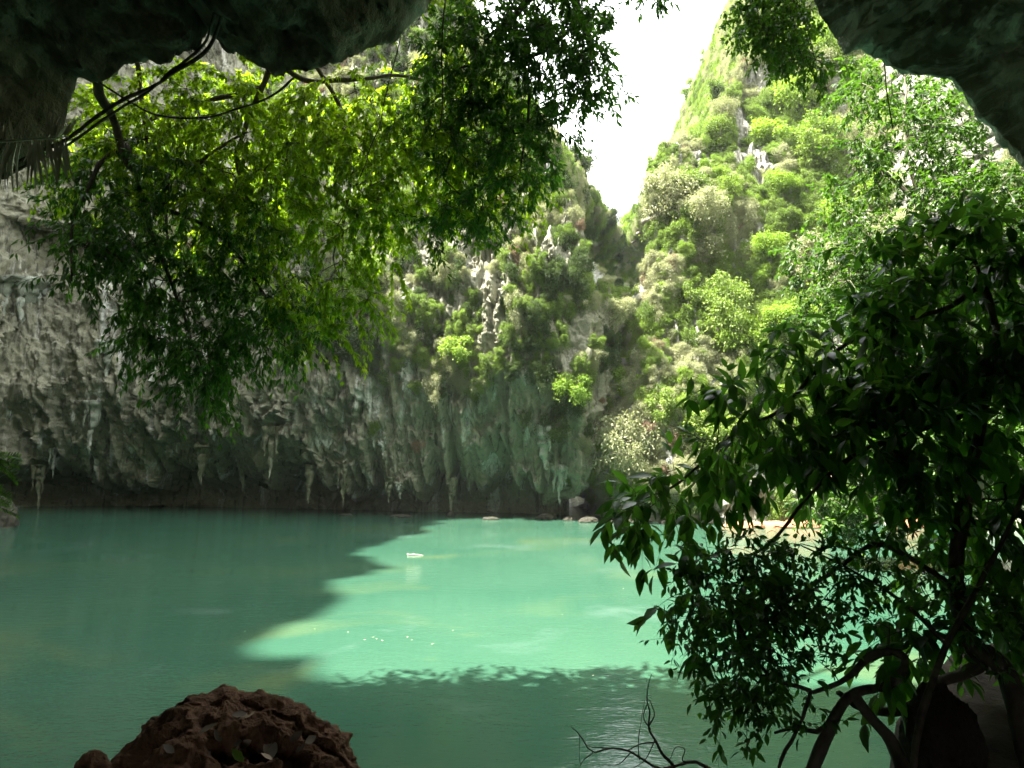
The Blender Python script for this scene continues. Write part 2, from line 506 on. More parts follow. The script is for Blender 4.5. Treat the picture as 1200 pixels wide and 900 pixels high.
# ------------------------------------------------------------------ cliffs round the lagoon
def curtain(name, plan, nu, zs, profile, mat, amp=1.0, seed=0, tiers=0.0):
    """plan: rows (X, Y, top height, lean); profile(z, S): how far the wall stands back at height z"""
    S = resample(np.array(plan, float), n=nu)
    T = norm(np.gradient(S[:, :2], axis=0))
    Nn = np.stack([-T[:, 1], T[:, 0]], -1)                 # points away from the lagoon when walked left to right
    pH = np.concatenate([S[:, :2], np.zeros((nu, 1))], -1)
    S[:, 2] += np.where(S[:, 2] > 60, 5.0 * vnoise(pH * 0.16, seed + 60) + 2.2 * vnoise(pH * 0.6, seed + 61), 1.2 * vnoise(pH * 0.5, seed + 62))
    H = S[:, 2:3]
    z = zs[None, :] * np.ones((nu, 1))
    over = np.maximum(0, z - H)
    zz = np.minimum(z, H) + over * 0.25
    if tiers > 0:
        pxy = np.concatenate([S[:, None, :2] * np.ones_like(z)[..., None], z[..., None] * 0.10], -1)
        fr = fbm(pxy * 0.55, 4, seed + 70, 0.62, ridge=True)
        fr2 = vnoise(pxy * 2.3, seed + 75)
        zw = z + 2.6 * fr + 0.7 * fr2
        zt_ = np.where(z < 1.2, z, np.maximum(1.2, zw))
        off = profile(np.minimum(zt_, H), S) + over * 1.6
        msk = np.clip(0.55 + 1.2 * vnoise(pxy * np.array([.12, .12, 1.2]), seed + 77), 0.1, 1)
        for per, am, o_ in ((7.5, 1.5, 0.0), (3.1, 0.7, 0.37)):
            fz = (zw * 1.0 + 1.3 * fr * per * 0.5) / per + o_ + 0.8 * vnoise(pxy * 0.13, seed + 78)
            fz = fz - np.floor(fz)
            tooth = np.clip(fz / 0.08, 0, 1) * (1 - fz) ** 1.3
            off = off - tiers * am * msk * tooth * np.clip((z - 4) / 3, 0, 1)
    else:
        off = profile(np.minimum(z, H), S) + over * 1.6
    base = np.concatenate([S[:, None, :2] + Nn[:, None] * off[..., None], zz[..., None]], -1)
    p = base.copy()
    q = p * np.array([1, 1, 0.30])
    n1 = fbm(p * 0.10, 3, seed)
    nr = fbm(q * 0.42 + 0.8 * n1[..., None], 4, seed + 10, 0.5, ridge=True)
    n2 = fbm((p + p[..., [2, 0, 1]] * 0.35) * np.array([1, 1, .6]) * 0.9, 4, seed + 20, 0.55)
    n3 = fbm(p * np.array([1.0, 1.0, 0.45]) * 2.6, 3, seed + 30, 0.55, ridge=True)
    disp = amp * (2.2 * n1 + 0.9 * nr + 0.7 * n2 + 0.30 * n3)
    disp = disp * np.clip(0.5 + z / 6.0, 0.5, 1.0)
    P = base.copy()
    P[..., :2] -= Nn[:, None] * disp[..., None]
    P[..., 2] += 0.5 * amp * n2
    me = grid_mesh(name, P, (mat,))
    o = obj(name, me, kind='structure')
    # surface normals of the grid, for planting
    du = np.gradient(P, axis=0)
    dv = np.gradient(P, axis=1)
    NN = norm(np.cross(du, dv))
    return o, P, NN

def prof_left(z, S):
    f = np.interp(z, [0, 1.5, 3.4, 4.3, 6, 8.5, 14, 22, 32, 45, 100], [6.3, 7.0, 6.4, 2.4, 1.2, 0.0, -1.8, -1.2, 1.5, 5, 12])
    return f * S[:, 3:4]
def prof_right(z, S):
    f = np.interp(z, [0, 1.2, 3, 6, 100], [0.3, 1.0, 0.2, 1.2, 33.0])
    return f * S[:, 3:4]
def prof_plain(z, S):
    return z * 0.02 + 0 * S[:, 3:4]

zs = np.concatenate([np.linspace(-1.5, 24, 270, endpoint=False), np.linspace(24, 60, 260, endpoint=False), np.linspace(60, 118, 90)])
left_plan = [(-53, 35, 97, .5), (-52, 46, 112, .6), (-53, 57, 112, .8), (-50, 62.5, 112, 1), (-43, 63, 112, 1), (-35, 62, 100, 1.05), (-27, 60, 80, 1.1), (-20, 58, 76, 1.1),  # out-of-view left crest raised to cast shade on the cliff and water
             (-13, 56.5, 66, 1.0), (-7.5, 55, 52, 1.0), (-3, 54.5, 44, 1.0), (0.5, 53.5, 40, 1.0), (4, 52.5, 32, .9), (6.3, 52.8, 26, .8), (7.8, 56, 22, .8), (9.0, 61, 21, .7), (9.5, 70, 21, .7), (16, 76, 21, .7)]
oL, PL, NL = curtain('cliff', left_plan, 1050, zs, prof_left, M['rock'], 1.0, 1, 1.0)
right_plan = [(6.5, 68, 20, .8), (7.6, 60, 22, .9), (9.0, 54, 29, 1), (10.5, 52, 34, 1), (13.5, 51, 37, 1), (17.0, 50.5, 39, 1), (21.3, 50.2, 41, 1), (24.0, 50.1, 44, 1), (26.4, 50, 52, 1), (28.6, 49.8, 66, 1), (31, 49.5, 80, 1),
              (32, 49, 80, 1), (40, 46, 80, 1), (46, 38, 80, 1)]
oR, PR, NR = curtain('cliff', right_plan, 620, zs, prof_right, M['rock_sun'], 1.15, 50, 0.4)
zc = np.linspace(-1.5, 102, 72)
curtain('cliff', [(-11, 5, 42, 0), (-22, 3, 75, 0), (-34, 0.5, 92, 0), (-45, 1, 92, 0), (-51, 8, 92, 0), (-53, 20, 92, 0), (-54, 30, 94, 0), (-53, 37, 98, 0)], 90, zc, prof_plain, M['rock'], 0.8, 80)  # unseen near-left rim, its heights shaped to shade the near and left water
curtain('cliff', [(45, 39, 80, 0), (46, 28, 60, 0), (40, 14, 50, 0), (26, 5, 45, 0), (13, 4, 40, 0)], 90, zc, prof_plain, M['rock'], 0.8, 90)

# ------------------------------------------------------------------ the cave mouth round the viewer
lip_px = [(-170, 1250, 4.6), (-150, 900, 4.8), (-120, 640, 5.2), (-90, 460, 5.4), (-50, 300, 5.5), (0, 218, 5.6), (40, 190, 5.6), (72, 160, 5.7), (84, 110, 5.7), (94, 94, 5.7), (122, 100, 5.7), (150, 78, 5.7),
          (200, 72, 5.6), (232, 62, 5.6), (247, 40, 5.7), (262, 58, 5.6), (290, 74, 5.5), (314, 82, 5.5), (322, 98, 5.5), (338, 88, 5.5), (370, 79, 5.5),
          (402, 78, 5.5), (432, 62, 5.6), (470, 40, 5.7), (498, 16, 5.8), (522, -8, 5.9), (570, -70, 5.8), (660, -130, 5.6), (780, -130, 5.6), (880, -80, 5.6), (938, -25, 5.7),
          (950, 8, 5.7), (960, 32, 5.7), (978, 50, 5.7), (992, 66, 5.6), (1012, 62, 5.6), (1038, 72, 5.6), (1060, 84, 5.5), (1088, 92, 5.5), (1110, 88, 5.4),
          (1128, 104, 5.4), (1150, 140, 5.3), (1182, 168, 5.2), (1215, 205, 5.1), (1260, 330, 5.0), (1290, 560, 4.7), (1330, 800, 4.4), (1400, 1300, 3.9)]
lip = np.array([at(*p) for p in lip_px])
nu = 900
L_ = lip
seg = np.linalg.norm(np.diff(L_, axis=0), axis=1)
cs = np.concatenate([[0], np.cumsum(seg)])
s_ = np.linspace(0, cs[-1], nu)
lipc = np.stack([np.interp(s_, cs, L_[:, k]) for k in range(3)], -1)
rad = lipc - np.array([0, 0, 5.0])
rad[:, 1] = 0
rad = norm(rad)
# smoothed radial so the profile sheets do not cross
for _ in range(60):
    rad[1:-1] = (rad[:-2] + rad[1:-1] * 2 + rad[2:]) / 4
rad = norm(rad)
smooth_lip = lipc.copy()
for _ in range(900):
    smooth_lip[1:-1] = (smooth_lip[:-2] + smooth_lip[1:-1] * 2 + smooth_lip[2:]) / 4
cols = []
ts_in = np.linspace(1, 0, 110) ** 1.6
for t in ts_in[:-1]:                       # underside, from deep in the cave out to the lip
    w = min(1.0, t * 3.0)
    w = w * w * (3 - 2 * w)
    b = lipc * (1 - w) + smooth_lip * w
    back = b + np.array([0, -13.5 * t, 0]) + rad * (0.9 * math.sin(math.pi * min(1, t * 2.2)) if t < 0.45 else 0.9 * math.sin(math.pi * 0.99) )
    cen = np.array([0.5, -8.0, 5.5])
    k = max(0.0, (t - 0.55) / 0.45) ** 1.5
    cols.append(back * (1 - k) + (cen + (back - cen) * 0.05) * k)
cols.append(lipc)
for t in np.linspace(0, 1, 70)[1:]:        # outer face, up and away, unseen; leans out to shade the right tree
    rr = 44 * t ** 1.7
    fw = float(np.interp(rr, [0, 0.4, 3, 8, 14, 44], [0, 0.35, 0.9, 2.2, 3.0, 2.0]))
    w = min(1, t * 6)
    b = lipc * (1 - w) + smooth_lip * w
    cols.append(b + rad * rr + np.array([0, fw, 0]))
P = np.stack(cols, 1)
ni = len(ts_in)
amp = np.concatenate([np.interp(ts_in, [0, 0.03, 0.2, 1], [0.05, 0.35, 1.0, 1.3]), np.linspace(0.15, 2.0, 69)])
a1 = fbm(P * 0.75, 4, 200, 0.55)
a2 = fbm(P * np.array([1, .6, 1.0]) * 2.4 + 0.6 * a1[..., None], 4, 210, 0.55, ridge=True)
a3 = fbm(P * np.array([1, 1, .7]) * 4.6 + 0.8 * a1[..., None], 4, 230, 0.55, ridge=True)
dn = (0.50 * a1 + 0.30 * a2) * amp[None, :] + 0.11 * a3 * np.clip(amp[None, :] * 2.5, 0.3, 1)
P = P + rad[:, None] * dn[..., None]
P = P + np.stack([0.06 * vnoise(P * 2.1, 240), 0.22 * vnoise(P * 1.3, 250) * np.clip(amp[None, :], 0, 1), 0.05 * a3], -1)
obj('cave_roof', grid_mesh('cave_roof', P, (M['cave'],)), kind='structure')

# rocky bank the viewer stands on
bx = np.linspace(-9, 9, 220)
by = np.linspace(-12, 6.5, 240)
BX, BY = np.meshgrid(bx, by, indexing='ij')
edge = 2.75 + 0.25 * np.sin(BX * 1.3) + np.interp(BX, [-9, -4, 0, 1.7, 2.3, 3.2, 9], [0.8, 0.3, 0.0, 0.0, 1.1, 2.2, 2.4])
zt = 3.30 + np.interp(BX, [-9, -5, -2, 1.2, 2.4, 3.4, 9], [1.2, 0.5, 0.0, 0.0, 0.20, 0.34, 1.4])
k = np.clip((BY - edge) / 1.3, 0, 1)
BZ = zt * (1 - k) + (-1.5) * k
p = np.stack([BX, BY, BZ], -1)
BZ = BZ + 0.16 * fbm(p * 0.9, 4, 300) + 0.05 * fbm(p * 4.2, 3, 310, ridge=True)
obj('ground', grid_mesh('bank', np.stack([BX, BY, BZ], -1), (M['soil'],)), kind='structure')
def bank_z(x, y):
    i = int(np.clip((x + 9) / 18 * 219, 0, 219))
    j = int(np.clip((y + 12) / 18.5 * 239, 0, 239))
    return float(BZ[i, j])

def boulder(name, label, cat, centre, r, seed, mat, hollows=(), n=180, rough=1.0, group=None, flat=0.0, sub=1.0):
    th = np.linspace(0, 2 * math.pi, n, endpoint=False)
    ph = np.linspace(0.001, math.pi - 0.001, n // 2)
    TH, PH = np.meshgrid(th, ph, indexing='ij')
    d = np.stack([np.cos(TH) * np.sin(PH), np.sin(TH) * np.sin(PH), np.cos(PH)], -1)
    P = d * np.array(r)
    k = 1.0 / max(r)
    f1 = fbm(d * 1.6, 3, seed)
    f2 = fbm(d * 4.5, 4, seed + 5, 0.55, ridge=True)
    f3 = fbm(d * 13, 3, seed + 9, 0.55)
    s = 1 + rough * (0.16 * f1 + 0.085 * f2 + 0.035 * f3)
    for (hx, hy, hz, hr, hd) in hollows:
        hdir = norm(np.array([hx, hy, hz]))
        a = np.arccos(np.clip((d * hdir).sum(-1), -1, 1)) + 0.10 * f1 + 0.07 * f2
        s = s - hd * (1 / (1 + np.exp((a - hr) / 0.02)))
    P = P * s[..., None]
    me = grid_mesh(name, P, (mat,), closed_u=True)
    o = obj(name, me, loc=tuple(centre))
    if cat:
        o['label'] = label
        o['category'] = cat
        if group:
            o['group'] = group
    return o, P + np.array(centre)

# boulder at the water's edge before the viewer
bc = at(255, 925, 2.75)
bo, bP = boulder('boulder', 'rough brown boulder holding fallen leaves in its dark hollow, at the water edge', 'boulder', (bc[0], 2.78, 3.52),
                 (0.55, 0.40, 0.44), 31, M['boulder'], [(0.67, -0.40, 0.65, 0.17, 0.42), (0.42, -0.50, 0.75, 0.16, 0.42), (0.20, -0.52, 0.80, 0.12, 0.30), (0.84, -0.36, 0.48, 0.12, 0.35), (-0.45, -0.47, 0.72, 0.15, 0.35)], 420, 1.0)
boulder('rock', 'small rounded brown stone leaning on the foot of the leaf-filled boulder', 'rock', tuple(at(108, 905, 2.62)), (0.065, 0.06, 0.075), 44, M['boulder'], (), 90)
rb = at(1105, 880, 3.35)
boulder('boulder', 'dark earthy boulder under the leafy tree, between its stems', 'boulder', (rb[0], rb[1], rb[2] + 0.02), (0.155, 0.2, 0.29), 61, M['soil'], (), 200, 1.1)

# ------------------------------------------------------------------ growth on the cliffs
def crown_mesh(name, mat, n_clumps, n_leaves, rx, rz, leaf, kind, seed):
    g = np.random.default_rng(seed)
    cc, cr = [], []
    n_clumps = int(n_clumps * 1.6)
    for i in range(n_clumps):
        a = g.random() * 2 * math.pi
        r = g.random() ** 0.6 * 0.78
        h = g.uniform(-0.75, 0.85)
        w = math.sqrt(max(0.05, 1 - (h * 0.8) ** 2))
        cc.append([math.cos(a) * r * rx * w, math.sin(a) * r * rx * w, h * rz])
        cr.append(g.uniform(0.13, 0.38) * rx)
    cc, cr = np.array(cc), np.array(cr)
    wgt = cr ** 2 / (cr ** 2).sum()
    ci = g.choice(n_clumps, n_leaves, p=wgt)
    d = norm(g.normal(size=(n_leaves, 3)) + np.array([0, 0, 0.45]))
    rad_ = cr[ci] * (0.35 + 0.75 * g.random(n_leaves) + 0.55 * g.random(n_leaves) ** 5)
    pos = cc[ci] + d * rad_[:, None] * np.array([1, 1, 0.72])
    hang = g.random(n_leaves) < 0.32
    pos[hang, 2] -= g.random(hang.sum()) ** 1.5 * cr[ci[hang]] * 1.6
    ld = norm(d * 0.6 + g.normal(size=(n_leaves, 3)) * 0.7 + np.array([0, 0, -0.45]))
    nn = norm(np.array([0, 0, 1.0]) + g.normal(size=(n_leaves, 3)) * 0.6)
    L = leaf * g.uniform(0.7, 1.4, n_leaves)
    ct = g.random(n_clumps)
    tint = np.clip(0.55 * ct[ci] + 0.45 * g.random(n_leaves), 0, 1)
    return leaves_mesh(name, pos, ld, nn, L, L * 0.5, mat, kind, tint), cc, cr
def trunk_mesh(name, cc, rz, mat, seed, droot=1.6):
    g = np.random.default_rng(seed)
    T = Tubes()
    root = np.array([0, -droot, -rz * 1.1])
    mid = np.array([0, -droot * 0.25, -rz * 0.75])
    P = resample([root, mid, [0.1, 0, -rz * .2], [0, 0.1, rz * .5]], n=12)
    T.add(P, np.linspace(0.15, 0.05, 12), 6)
    for c in cc[:9]:
        a = P[g.integers(4, 10)]
        m_ = (a + c) / 2 + g.normal(size=3) * 0.2
        T.add(resample([a, m_, c], n=7), np.linspace(0.06, 0.02, 7), 4)
    return T.mesh(name, mat, 0.03, 3)

# kinds: name, material, clumps, leaves, rx, rz, leaf length, wording
kinds = [
    ('shrub', 'cl_green', 13, 5000, 1.7, 1.2, 0.17, 'rounded green'),
    ('shrub', 'cl_lime', 12, 4600, 1.6, 1.0, 0.18, 'lime green'),
    ('tree', 'cl_pale', 16, 6000, 1.9, 1.5, 0.15, 'pale feathery'),
    ('tree', 'cl_green', 18, 6500, 2.0, 1.9, 0.17, 'tall bushy green'),
    ('shrub', 'cl_dark', 13, 4600, 1.7, 1.2, 0.18, 'dense dark green'),
    ('tree', 'cl_lime', 14, 5000, 2.1, 1.0, 0.17, 'flat yellowish'),
    ('shrub', 'cl_dry', 10, 2400, 1.3, 0.9, 0.14, 'dry brownish'),
    ('tree', 'cl_dark', 17, 5600, 1.9, 1.8, 0.17, 'upright dark green'),
    ('tree', 'cl_pale', 11, 3600, 2.1, 1.2, 0.14, 'thin silvery'),
]
proto_meshes = []
for i, (nm, mt, nc, nl, rx, rz, lf, wd) in enumerate(kinds):
    cm, cc, cr = crown_mesh('crown', M[mt], nc, nl, rx, rz, lf, 'quad', 400 + i)
    tm = trunk_mesh('trunk', cc, rz, M['bark_pale'], 430 + i)
    proto_meshes.append((cm, tm))

def screen(P):
    d = P - np.array([0, 0, CAM_H])
    f = d[..., 1] * _c + d[..., 2] * _s
    u = -d[..., 1] * _s + d[..., 2] * _c
    return 600 + FPX * d[..., 0] / f, 450 - FPX * u / f

def veg_density_left(px, py, z):
    """how thickly the shaded cliff is grown over"""
    lim = np.interp(px, [0, 120, 250, 380, 460, 560, 640, 700, 720], [120, 230, 330, 400, 440, 455, 470, 560, 590])
    d = 1 / (1 + np.exp((py - lim) / 14.0))
    return d
pale_rock = [(575, 345, 16, 60), (555, 310, 14, 50), (528, 480, 12, 40), (600, 470, 30, 30), (430, 480, 30, 30)]
bare_right = [(885, 190, 13, 45), (868, 150, 12, 50), (930, 220, 12, 26), (905, 85, 30, 16), (1000, 250, 16, 26), (1050, 220, 16, 55), (940, 300, 10, 40), (880, 570, 60, 38), (980, 510, 30, 40), (975, 400, 16, 36)]
def bare(px, py, spots):
    m_ = np.zeros(np.shape(px))
    for (x, y, a, b) in spots:
        m_ = np.maximum(m_, np.exp(-(((px - x) / a) ** 2 + ((py - y) / b) ** 2) ** 2))
    return m_

spots = []      # x y z nx ny nz side px py
def sample_cliff(P, NN, side, n_try, seed):
    g = np.random.default_rng(seed)
    nu_, nv_ = P.shape[:2]
    iu = g.integers(2, nu_ - 2, n_try)
    iv = g.integers(2, nv_ - 2, n_try)
    p = P[iu, iv]
    nn = NN[iu, iv]
    px, py = screen(p)
    du = np.linalg.norm(P[iu + 1, iv] - P[iu - 1, iv], axis=-1)
    dv = np.linalg.norm(P[iu, iv + 1] - P[iu, iv - 1], axis=-1)
    area = du * dv
    pr = area / np.quantile(area, 0.97)
    ok = g.random(n_try) < np.clip(pr, 0, 1)
    ok &= (px > -60) & (px < 1260) & (py > -60) & (p[:, 2] > 0.6)
    if side == 'L':
        d = veg_density_left(px, py, p[:, 2]) * (1 - bare(px, py, pale_rock))
        d = d * np.clip(0.25 + 1.3 * (vnoise(p * 0.35, 500) * .5 + .5), 0, 1)
    else:
        d = np.clip(1 - 1.0 * bare(px, py, bare_right), 0, 1)
        d = d * np.clip(0.75 + 1.6 * (vnoise(p * np.array([.35, .35, .16]), 510) * .5 + .5), 0, 1)
        low = p[:, 2] < np.where(px < 760, 2.0, 1.5)
        d = np.where(low, d * 0.3, d)
    ok &= g.random(n_try) < d
    return p[ok], nn[ok], px[ok], py[ok]
def outward(nn):
    v = nn.copy()
    flip = v[:, 1] > 0.3
    v[flip] *= -1
    return v
# the countable trees and shrubs, well apart from each other
chosen = []
for side, (P_, N2), ntry, quota, dmin in (('L', (PL, NL), 60000, 120, 2.4), ('R', (PR, NR), 60000, 230, 2.3)):
    p, nn, px, py = sample_cliff(P_, N2, side, ntry, 520 if side == 'L' else 521)
    g = np.random.default_rng(77 if side == 'L' else 78)
    order = g.permutation(len(p))
    got = []
    hid = lambda x, y: (side == 'L' and x < 430 and y < 330) or x > 1090 or (x > 1000 and y > 420)
    for k in order:
        if hid(px[k], py[k]) or px[k] < 0 or py[k] < -20:
            continue
        q = p[k]
        if got and np.min(np.linalg.norm(np.array([x[0] for x in got]) - q, axis=1)) < dmin:
            continue
        got.append((q, nn[k], px[k], py[k]))
        if len(got) >= quota:
            break
    chosen += [(side,) + x for x in got]

def cliff_words(side, x, y):
    if side == 'L':
        v = 'high' if y < 260 else ('midway' if y < 380 else 'low')
        w = 'shaded cliff beside the gorge' if x > 620 else ('shaded cliff by the white streak' if x > 500 else 'shaded cliff over the stalactites')
    else:
        v = 'topmost' if y < 120 else ('high' if y < 240 else ('midway' if y < 400 else ('low' if y < 540 else 'lowest')))
        w = 'sunlit cliff beside the gorge' if x < 745 else ('sunlit cliff under the skyline' if x < 830 else ('sunlit cliff by the bare pillar' if x < 910 else 'sunlit cliff behind the near leaves'))
    return v + ' on ' + w
labels_of = {}
ordinals = ['leftmost', 'second from left', 'third from left', 'fourth from left', 'fifth from left', 'sixth from left', 'seventh from left', 'eighth from left', 'ninth from left', 'tenth from left', 'eleventh from left', 'twelfth from left', 'thirteenth from left', 'fourteenth from left', 'fifteenth from left']
def settle_labels():
    for lab, lst in labels_of.items():
        if len(lst) < 2:
            continue
        lst.sort(key=lambda t: t[0])
        for i, (x, o) in enumerate(lst):
            if len(lst) == 2:
                w = ('left one', 'right one')[i]
            elif len(lst) > 10 and i >= len(lst) // 2:
                j = len(lst) - 1 - i
                w = 'rightmost' if j == 0 else ordinals[j].replace('left', 'right')
            else:
                w = 'rightmost' if i == len(lst) - 1 else ordinals[min(i, 9)]
            o['label'] = lab + ', ' + w
first = {}
gg = np.random.default_rng(99)
for side, q, nrm, px, py in chosen:
    if side == 'L':
        kk = int(gg.choice(9, p=[.20, .08, .10, .12, .22, .03, .05, .17, .03]))
    else:
        kk = int(gg.choice(9, p=[.17, .20, .17, .12, .04, .13, .04, .04, .09]))
    nm, mt, nc, nl, rx, rz, lf, wd = kinds[kk]
    o2 = np.array([nrm[0], nrm[1], 0])
    if o2[1] > 0:
        o2 = -o2
    o2 = norm(o2 + np.array([0, -0.3, 0]))
    s = gg.uniform(0.8, 1.5) * (0.9 if side == 'L' else 1.15)
    loc = q + o2 * 0.9 * s + np.array([0, 0, 0.5 * s])
    ang = math.atan2(o2[1], o2[0]) - math.pi / 2
    rot = (gg.uniform(-.15, .15), gg.uniform(-.15, .15), ang + gg.uniform(-.5, .5))
    sca = (s * gg.uniform(.85, 1.2), s, s * gg.uniform(.8, 1.35))
    label = f"{wd} {nm} {cliff_words(side, px, py)}"
    grp = 'trees and shrubs clinging to the ' + ('shaded cliff' if side == 'L' else 'sunlit cliff')
    if kk not in first:
        r = thing('cliff_' + nm, label, nm, loc, grp)
        obj('crown', proto_meshes[kk][0], r)
        obj('trunk', proto_meshes[kk][1], r)
        r.rotation_euler = rot
        r.scale = sca
        first[kk] = r
    else:
        r = copy_thing(first[kk], loc, rot, sca, label, grp)
    labels_of.setdefault(label, []).append((px, r))
settle_labels()

# the countless shrubs and creepers between them: masses of the same leaf clumps
def scatter_tree(src):
    ng = bpy.data.node_groups.new('scatter', 'GeometryNodeTree')
    ng.interface.new_socket('Geometry', in_out='INPUT', socket_type='NodeSocketGeometry')
    ng.interface.new_socket('Geometry', in_out='OUTPUT', socket_type='NodeSocketGeometry')
    gi, go = ng.nodes.new('NodeGroupInput'), ng.nodes.new('NodeGroupOutput')
    oi = ng.nodes.new('GeometryNodeObjectInfo')
    oi.transform_space = 'ORIGINAL'
    oi.inputs['Object'].default_value = src
    ip = ng.nodes.new('GeometryNodeInstanceOnPoints')
    an = ng.nodes.new('GeometryNodeInputNamedAttribute')
    an.data_type = 'FLOAT_VECTOR'
    an.inputs['Name'].default_value = 'turn'
    e2r = ng.nodes.new('FunctionNodeEulerToRotation')
    as_ = ng.nodes.new('GeometryNodeInputNamedAttribute')
    as_.data_type = 'FLOAT_VECTOR'
    as_.inputs['Name'].default_value = 'size'
    ng.links.new(gi.outputs[0], ip.inputs['Points'])
    ng.links.new(oi.outputs['Geometry'], ip.inputs['Instance'])
    ng.links.new(an.outputs['Attribute'], e2r.inputs[0])
    ng.links.new(e2r.outputs[0], ip.inputs['Rotation'])
    ng.links.new(as_.outputs['Attribute'], ip.inputs['Scale'])
    ng.links.new(ip.outputs[0], go.inputs[0])
    return ng
crown_of = {}
for kk, r in first.items():
    for ch in r.children:
        if ch.name.startswith('crown'):
            crown_of[kk] = ch
def scrub(side, P_, N2, n_try, seed, cap, table):
    p, nn, px, py = sample_cliff(P_, N2, side, n_try, seed)
    keep = ~((px > 1130) & (py > 300)) if side == 'R' else ~((px < 300) & (py < 200))
    p, nn, px, py = p[keep][:cap], nn[keep][:cap], px[keep][:cap], py[keep][:cap]
    g = np.random.default_rng(seed + 1)
    n = len(p)
    o2 = nn * np.array([1, 1, 0.3])
    o2[o2[:, 1] > 0.2] *= -1
    o2 = norm(o2)
    km = vnoise(p * 0.22, seed) * 0.5 + 0.5 + g.normal(size=n) * 0.16
    for kk, lo, hi, lab in table:
        sel = (km >= lo) & (km < hi)
        q = p[sel]
        m_ = len(q)
        s_ = g.uniform(0.28, 0.62, m_)
        me = bpy.data.meshes.new('cliff_scrub')
        me.vertices.add(m_)
        me.vertices.foreach_set('co', (q + o2[sel] * (0.35 * s_)[:, None]).astype(np.float32).ravel())
        a = me.attributes.new('turn', 'FLOAT_VECTOR', 'POINT')
        a.data.foreach_set('vector', np.stack([g.uniform(-.4, .4, m_), g.uniform(-.4, .4, m_), g.uniform(0, 6.28, m_)], -1).astype(np.float32).ravel())
        a = me.attributes.new('size', 'FLOAT_VECTOR', 'POINT')
        a.data.foreach_set('vector', np.stack([s_, s_, s_ * g.uniform(.8, 1.7, m_)], -1).astype(np.float32).ravel())
        o = obj('cliff_scrub', me, kind='stuff', label=lab, category='scrub')
        md = o.modifiers.new('scatter', 'NODES')
        md.node_group = scatter_tree(crown_of[kk])
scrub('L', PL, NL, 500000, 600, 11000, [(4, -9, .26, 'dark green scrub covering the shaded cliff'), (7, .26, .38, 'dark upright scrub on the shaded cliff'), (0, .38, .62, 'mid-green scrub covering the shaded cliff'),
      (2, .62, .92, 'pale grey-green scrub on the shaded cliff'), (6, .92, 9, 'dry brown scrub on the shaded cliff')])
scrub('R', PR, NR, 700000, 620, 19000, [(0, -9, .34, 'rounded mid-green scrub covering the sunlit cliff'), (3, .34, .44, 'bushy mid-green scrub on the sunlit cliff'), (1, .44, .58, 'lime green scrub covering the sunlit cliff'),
      (2, .58, .74, 'pale grey-green scrub on the sunlit cliff'), (8, .74, .92, 'thin silvery scrub on the sunlit cliff'), (6, .92, 9, 'dry brown scrub on the sunlit cliff')])

# ------------------------------------------------------------------ trees near the cave mouth
def in_blob(g, blobs, n):
    """blobs: (px, py, rx, ry, Y0, Y1, weight)"""
    w = np.array([b[6] * b[2] * b[3] for b in blobs], float)
    k = g.choice(len(blobs), n, p=w / w.sum())
    b = np.array(blobs, float)[k]
    a = g.random(n) * 2 * math.pi
    r = np.sqrt(g.random(n)) * (0.85 + 0.3 * g.random(n))
    px = b[:, 0] + b[:, 2] * r * np.cos(a)
    py = b[:, 1] + b[:, 3] * r * np.sin(a)
    Y = b[:, 4] + (b[:, 5] - b[:, 4]) * g.random(n)
    return np.array([at(x, y, d) for x, y, d in zip(px, py, Y)])

